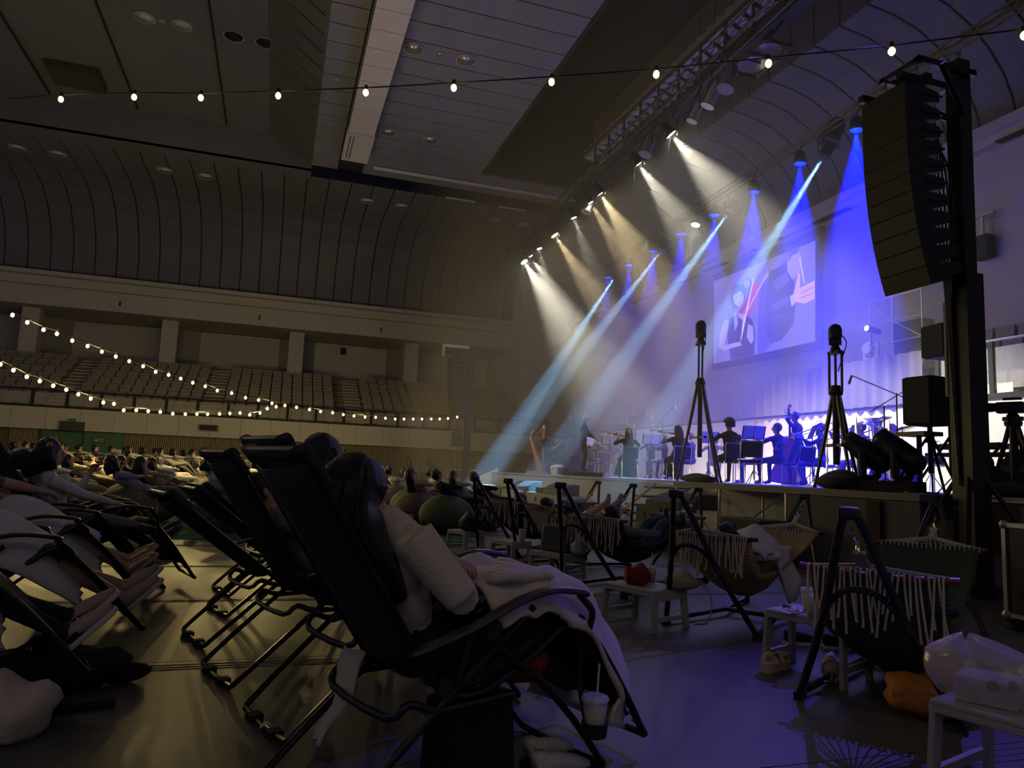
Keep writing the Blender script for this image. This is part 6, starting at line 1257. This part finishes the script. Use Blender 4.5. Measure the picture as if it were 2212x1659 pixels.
footshoe(LO[0], 1.44, .10, .37, 'beige sneaker below the black stockings, farther one', 'shoeBe', 'shoeW'); footshoe(LO[0], 1.40, -.11, .33, 'beige sneaker below the black stockings, nearer one', 'shoeBe', 'shoeW')
footshoe(LO[4], 1.44, .10, .37, 'dark laced sneaker beyond the gold pair, farther one', 'shoeB', 'grey'); footshoe(LO[4], 1.40, -.11, .33, 'dark laced sneaker beyond the gold pair, nearer one', 'shoeB', 'grey')
def skirt(O, lab, w0=.33, w1=.25, ln=1.0, m='white', x0=.5):
    t = thing('draped_skirt', lab, 'skirt', chairloc(O), RZ); cp2 = sm([V((x0, 0, .78)), V((x0+.20, 0, .82)), V((x0+.38, 0, .77)), V((x0+.54, 0, .65)), V((x0+.54+.15*ln, 0, .53))], 5)
    def fn(u, v):
        k = u*(len(cp2)-1); i = min(int(k), len(cp2)-2); p = cp2[i].lerp(cp2[i+1], k-i); y = (2*v-1)
        return V((p.x+.012*sin(y*30)*u**6, y*(w0*(1-u)+w1*u), p.z-.26*abs(y)**2.2+.012*sin(u*8+y*6)+.03*cos(y*2*pi)*u))
    G().slab(fn, 30, 26, .014).build('cloth', C_[m], t, smooth=True); return t
skirt(LO[0], 'cream blanket over the legs of the nearest person at the left edge', ln=.8); skirt(LO[1], 'white skirt over black stockings at the left', ln=.9); skirt(LO[2], 'white skirt with ragged lace hem above the gold sneakers', ln=1.2)
lw = figure('woman with a yellow flower hair clip and white sweater sitting up at the left', chairloc(LO[3]), RZ, (.42, 0, .50), (-.30, 0, .95), (.9, 0, .4), (.95, .1, .2), [(.60, .10, .98), (.82, -.12, .72)], [(1.2, .1, .3), (1.2, -.1, .3)], ('white', 'black', 'shoeB'), 'bob', None, [(.2, .6, -1), (.2, -.6, -1)], [(0, 0, 1), (0, 0, 1)], female=True, voxel=.018, s=1.0, headup=(-.05, 0, 1))
h_ = V(lw['hd']); g = G()
for k in range(6): g.sph(h_+V((-.02+.015*cos(k*1.05), -.085, .07+.018*sin(k*1.05))), (.012, .008, .012), 6, 5)
g.build('flower_clip', mat('clip_yellow', (.75, .40, .05), .4), lw)
G().lathe([(.10, 0), (.11, .1), (.08, .12)], c=h_+V((-.2, 0, -.12)), n=12, rot=(0, R_(60), 0)).build('collar', MBLK, lw)
figure('older person with pale hat and patterned shirt at the far left edge', aD(4, 1075, 5.4), RZ, (0, 0, -.12), (-.62, 0, .72), (.7, 0, .6), (.8, 0, .4), [(.35, .1, .02), (.42, -.12, .0)], [(.9, .1, -.2), (.9, -.1, -.2)], ('pattern', 'grey', 'shoeB'), 'short', mat('grey_hair', (.3, .28, .27), .6), knee=[(0, 0, 1), (0, 0, 1)], headup=(-.2, 0, 1), s=1.05, voxel=.02, sleeve=False)
p = aD(4, 1075, 5.4); t = recliner('recliner of the older person at the far left edge', (p.x-.42, p.y-.1, 0), RZ, 8)
t = thing('sun_hat', 'pale cloth hat on the older person at the left edge', 'hat', aD(4, 1075, 5.4)+V((-.44, -.16, .44)), RZ); G().lathe([(.17, 0), (.11, .02), (.10, .09), (.05, .12), (.01, .125)], n=18, rot=(0, R_(-15), 0)).build('hat_body', mat('hat', (.45, .42, .40), .8), t, smooth=True)
# things on the floor at the left
shoe(aZ(345, 1212)+V((0, 0, 0)), RZ+.2, 'beige sneaker standing on the floor under the dark pouch', 'shoeBe', 'shoeW')
shoe(aZ(330, 1200)+V((.0, .1, 0)), RZ+.1, 'second beige sneaker on the floor, farther one', 'shoeBe', 'shoeW')
t = thing('paper_bag', 'beige paper carrier bag with black ribbon on the floor at the left', 'bag', aZ(300, 1265), .3); G().box((0, 0, .12), (.16, .26, .24)).build('bag_body', mat('kraft', (.28, .22, .13), .8), t, bevel=.006); G().tube(sm([(-.03, -.07, .24), (-.09, -.08, .33), (-.1, 0, .36), (-.09, .08, .33), (-.03, .07, .24)], 3), .02, 5, flat=.3).build('ribbon', C_['black'], t)
bag(aZ(335, 1215)+V((-.15, .25, .0)), .13, .16, .24, 'black pouch hanging among the feet at the left', seed=14)
t = bag(aZ(110, 1490), .34, .2, .25, 'black soft bag with a strap and silver clip on the floor, lower left', C_['black'], seed=15, rz=.3); G().tube(sm([(-.3, -.1, .2), (-.15, -.22, .25), (.0, -.28, .12), (.02, -.3, .01)], 4), .014, 6, flat=.3).build('strap', C_['black'], t); G().tube([(-.12+.012*cos(a), -.2, .24+.015*sin(a)) for a in range(6)], .004, 5, closed=True).build('clip', CHR, t); G().sph((.3, -.02, .05), (.14, .07, .05), 10, 7).build('flap', C_['black'], t, smooth=True)
t = bag(aZ(15, 1590), .17, .18, .26, 'cream cloth bag on the floor in the lower left corner', C_['cream'], seed=16)
G_ = thing('floor_bar', 'dark padded tube lying on the floor at the lower left', 'tube', aZ(70, 1552)); G().tube([(-.1, .0, .02), (.30, .10, .02)], .018, 10).build('tube', MBLK, G_)
t = thing('cable_tie', 'small tape strip stuck on a recliner floor bar', 'tape', aZ(572, 1572, .02)); G().slab(lambda u, v: V((.05*u-.02, .03*v, .02*sin(u*3)-.004)), 6, 3, .002).build('strip', PAPER, t)
# ------------------------------------------------------------------ bean bags and the crowd on the green carpet
def beanmesh(m, s=1., seed=0):
    g = G().sph((0, 0, .30), (.46, .44, .34), 22, 14); vs = []
    for x, y, z in g.v: z2 = max(.0, z); k = 1+.04*sin(3*atan2(y, x)+seed)+.05*(1-z2/.64); vs.append((x*k, y*k, z2))
    g.v = vs; return g.mesh('bean_bag', m, True)
BBM = [mat('bb_olive', (.12, .12, .06), .85, var=.15), mat('bb_brown', (.12, .09, .075), .85, var=.15), mat('bb_green', (.08, .095, .05), .85, var=.15), mat('bb_taupe', (.16, .135, .11), .85, var=.15)]
BBN = ['olive', 'brown', 'dark green', 'taupe']; BBME = [beanmesh(m, seed=i) for i, m in enumerate(BBM)]
def beanbag(loc, rz, ci, lab, grp='bean bags on the green carpet', sc=1.):
    t = thing('bean_bag', lab, 'bean bag', loc, rz, grp); o = bpy.data.objects.new('body', BBME[ci]); COL.objects.link(o); o.parent = t; t.scale = (sc,)*3
    G().tube([(.455*cos(a*pi/10), .44*sin(a*pi/10), .31) for a in range(20)], .006, 4, closed=True).build('seam', BBM[ci], t) if grp is None or sc > 1.04 else None
    return t
def bb_person(lab, mats, hair, female=False, v=0, loc=(0, 0, 0), grp=None):
    return figure(lab, loc, RZ, (.22, 0, .50), (-.80, .05*v, .50), (.5, 0, .8), (.85, .2*(v-1), .35), [(.14+.05*v, .08, .73), (.16, -.07, .74)], [(.98, .14, .10), (.92, -.16, .12+.05*v)], mats, hair, None, [(0, 1, -.1), (0, -1, -.1)], [(0, 0, 1), (0, 0, 1)], grp, .032, female, headup=(-.35, 0, .9))
GRP = 'listeners lying on bean bags in the crowd'
CLN = [('white top and beige trousers', ('white', 'beige', 'shoeW'), 'bob', True), ('black clothes', ('black', 'black', 'shoeB'), 'short', False), ('lilac top and grey trousers', ('lilac', 'grey', 'shoeW'), 'bob', True), ('beige top and brown skirt', ('beige', 'brown', 'shoeBe'), 'long', True), ('blue top and white trousers', ('blue', 'white', 'shoeW'), 'short', False), ('white clothes', ('white', 'white', 'shoeW'), 'bun', True), ('grey top and jeans', ('grey', 'jeans', 'shoeB'), 'short', False)]
protos = [bb_person('x', m_, h_, f_, i % 3, grp=GRP) for i, (n_, m_, h_, f_) in enumerate(CLN)]; used = [0]*7
def put(i, loc, rz, lab):
    if used[i]: return dup(protos[i], loc, rz, lab)
    used[i] = 1; p = protos[i]; p.location = loc; p.rotation_euler = (0, 0, rz); p['label'] = lab; return p
# row of bags by the hammocks
RB = [((2.95, 12.7), 2, 1), ((2.75, 14.3), 1, 3), ((2.95, 15.9), 0, 1), ((2.85, 17.6), 3, 5), ((3.0, 19.4), 1, 1), ((3.0, 21.2), 0, 4), ((3.1, 23.2), 2, 1)]
on_ = 'nearest second third fourth fifth sixth farthest'.split()
for k, ((x, y), ci, pi_) in enumerate(RB):
    beanbag((x, y, .012), RZ, ci, '%s bean bag, %s in the row behind the hammocks' % (BBN[ci], on_[k]), sc=1.06)
    put(pi_, (x+.02, y, .1), RZ, 'listener in %s on the %s bean bag behind the hammocks' % (CLN[pi_][0], on_[k]))
for k, (x, y) in enumerate(((3.9, 13.6), (4.1, 16.3), (4.2, 19.2))):
    beanbag((x, y, .0), RZ, (k+1) % 4, '%s bean bag in the front line toward the stage, %s' % (BBN[(k+1) % 4], on_[k])); put((k*2+1) % 7, (x, y, .08), RZ, 'listener in %s in the front line toward the stage' % CLN[(k*2+1) % 7][0])
rws = 'first second third fourth fifth sixth seventh eighth ninth tenth'.split(); random.seed(21); pick = 0
for r in range(9):
    y = 12.3+1.75*r; nn = -1
    for c in range(7):
        x = -7.9+1.45*c+.4*(r % 2)+random.uniform(-.12, .12); xx = x-.12*(y-12)
        px_w = 1106+1555*((xx)*cos(YAW)-(y)*sin(YAW))/((xx)*sin(YAW)+(y)*cos(YAW))
        if px_w < -40 or px_w > 900: continue
        nn += 1; yy = y+random.uniform(-.25, .25); ci = random.randrange(4); i = random.randrange(7)
        beanbag((xx, yy, .012), RZ+random.uniform(-.15, .15), ci, '%s bean bag, %s from left in the %s crowd row' % (BBN[ci], ORDN[nn], rws[r]))
        put(i, (xx+.02, yy, .1), RZ+random.uniform(-.12, .12), 'listener in %s, %s from left in %s crowd row' % (CLN[i][0], ORDN[nn], rws[r]))
# simple loungers in front of the green doors, their people propped higher
LG = G()
for s in (1, -1): LG.tube([(-.35, s*.28, 1.0), (.35, s*.28, .42), (.75, s*.28, .5), (1.3, s*.28, .3)], .02, 5).tube([(-.1, s*.26, 0), (.6, s*.28, .5)], .018, 5).tube([(.9, s*.26, 0), (.3, s*.28, .5)], .018, 5)
LG.slab(lambda u, v: V(((-.35+.7*u), .27*(2*v-1), 1.0-.58*u)), 4, 3, .02).slab(lambda u, v: V((.35+.95*u, .27*(2*v-1), .42+.08*sin(u*pi)-.12*u)), 4, 3, .02)
LGM = LG.mesh('lounger', SLING)
for r in range(3):
    for c in range(9):
        x = -8.9+1.05*c+.2*r; y = 28.6+1.6*r
        o = bpy.data.objects.new('lounger', LGM); COL.objects.link(o); o.location = (x, y, .01); o.rotation_euler = (0, 0, RZ); tag(o, 'dark lounger, %s from left in the %s line before the green doors' % (ORDN[c], rws[r]), 'chair', 'loungers before the green doors')
        i = (c*3+r*2+c*c) % 7
        put(i, (x-.05, y, .42), RZ, 'listener in %s, %s lounger of the %s line' % (CLN[i][0], ORDN[c], rws[r]))
for i, p in enumerate(protos):
    if not used[i]: put(i, (-3+i*.9, 27, .1), RZ, 'listener in %s lying before the lounger lines' % CLN[i][0])
for k, (px, py) in enumerate(((250, 1018), (330, 1030), (395, 1060), (420, 1075), (300, 1075))):
    p = aZ(px, py+12, .3) if py > 1050 else aZ(px, py+25, .3); t = bag((p.x, p.y, .02), .3, .25, .22, 'pale folded blanket lying among the crowd, %s' % ('by the doors', 'mid carpet', 'behind the lowered recliners', 'next to the lowered recliner backs', 'left of the lowered recliners')[k], C_['lilac' if k % 2 else 'white'], 'blanket', 'blanket', seed=20+k)
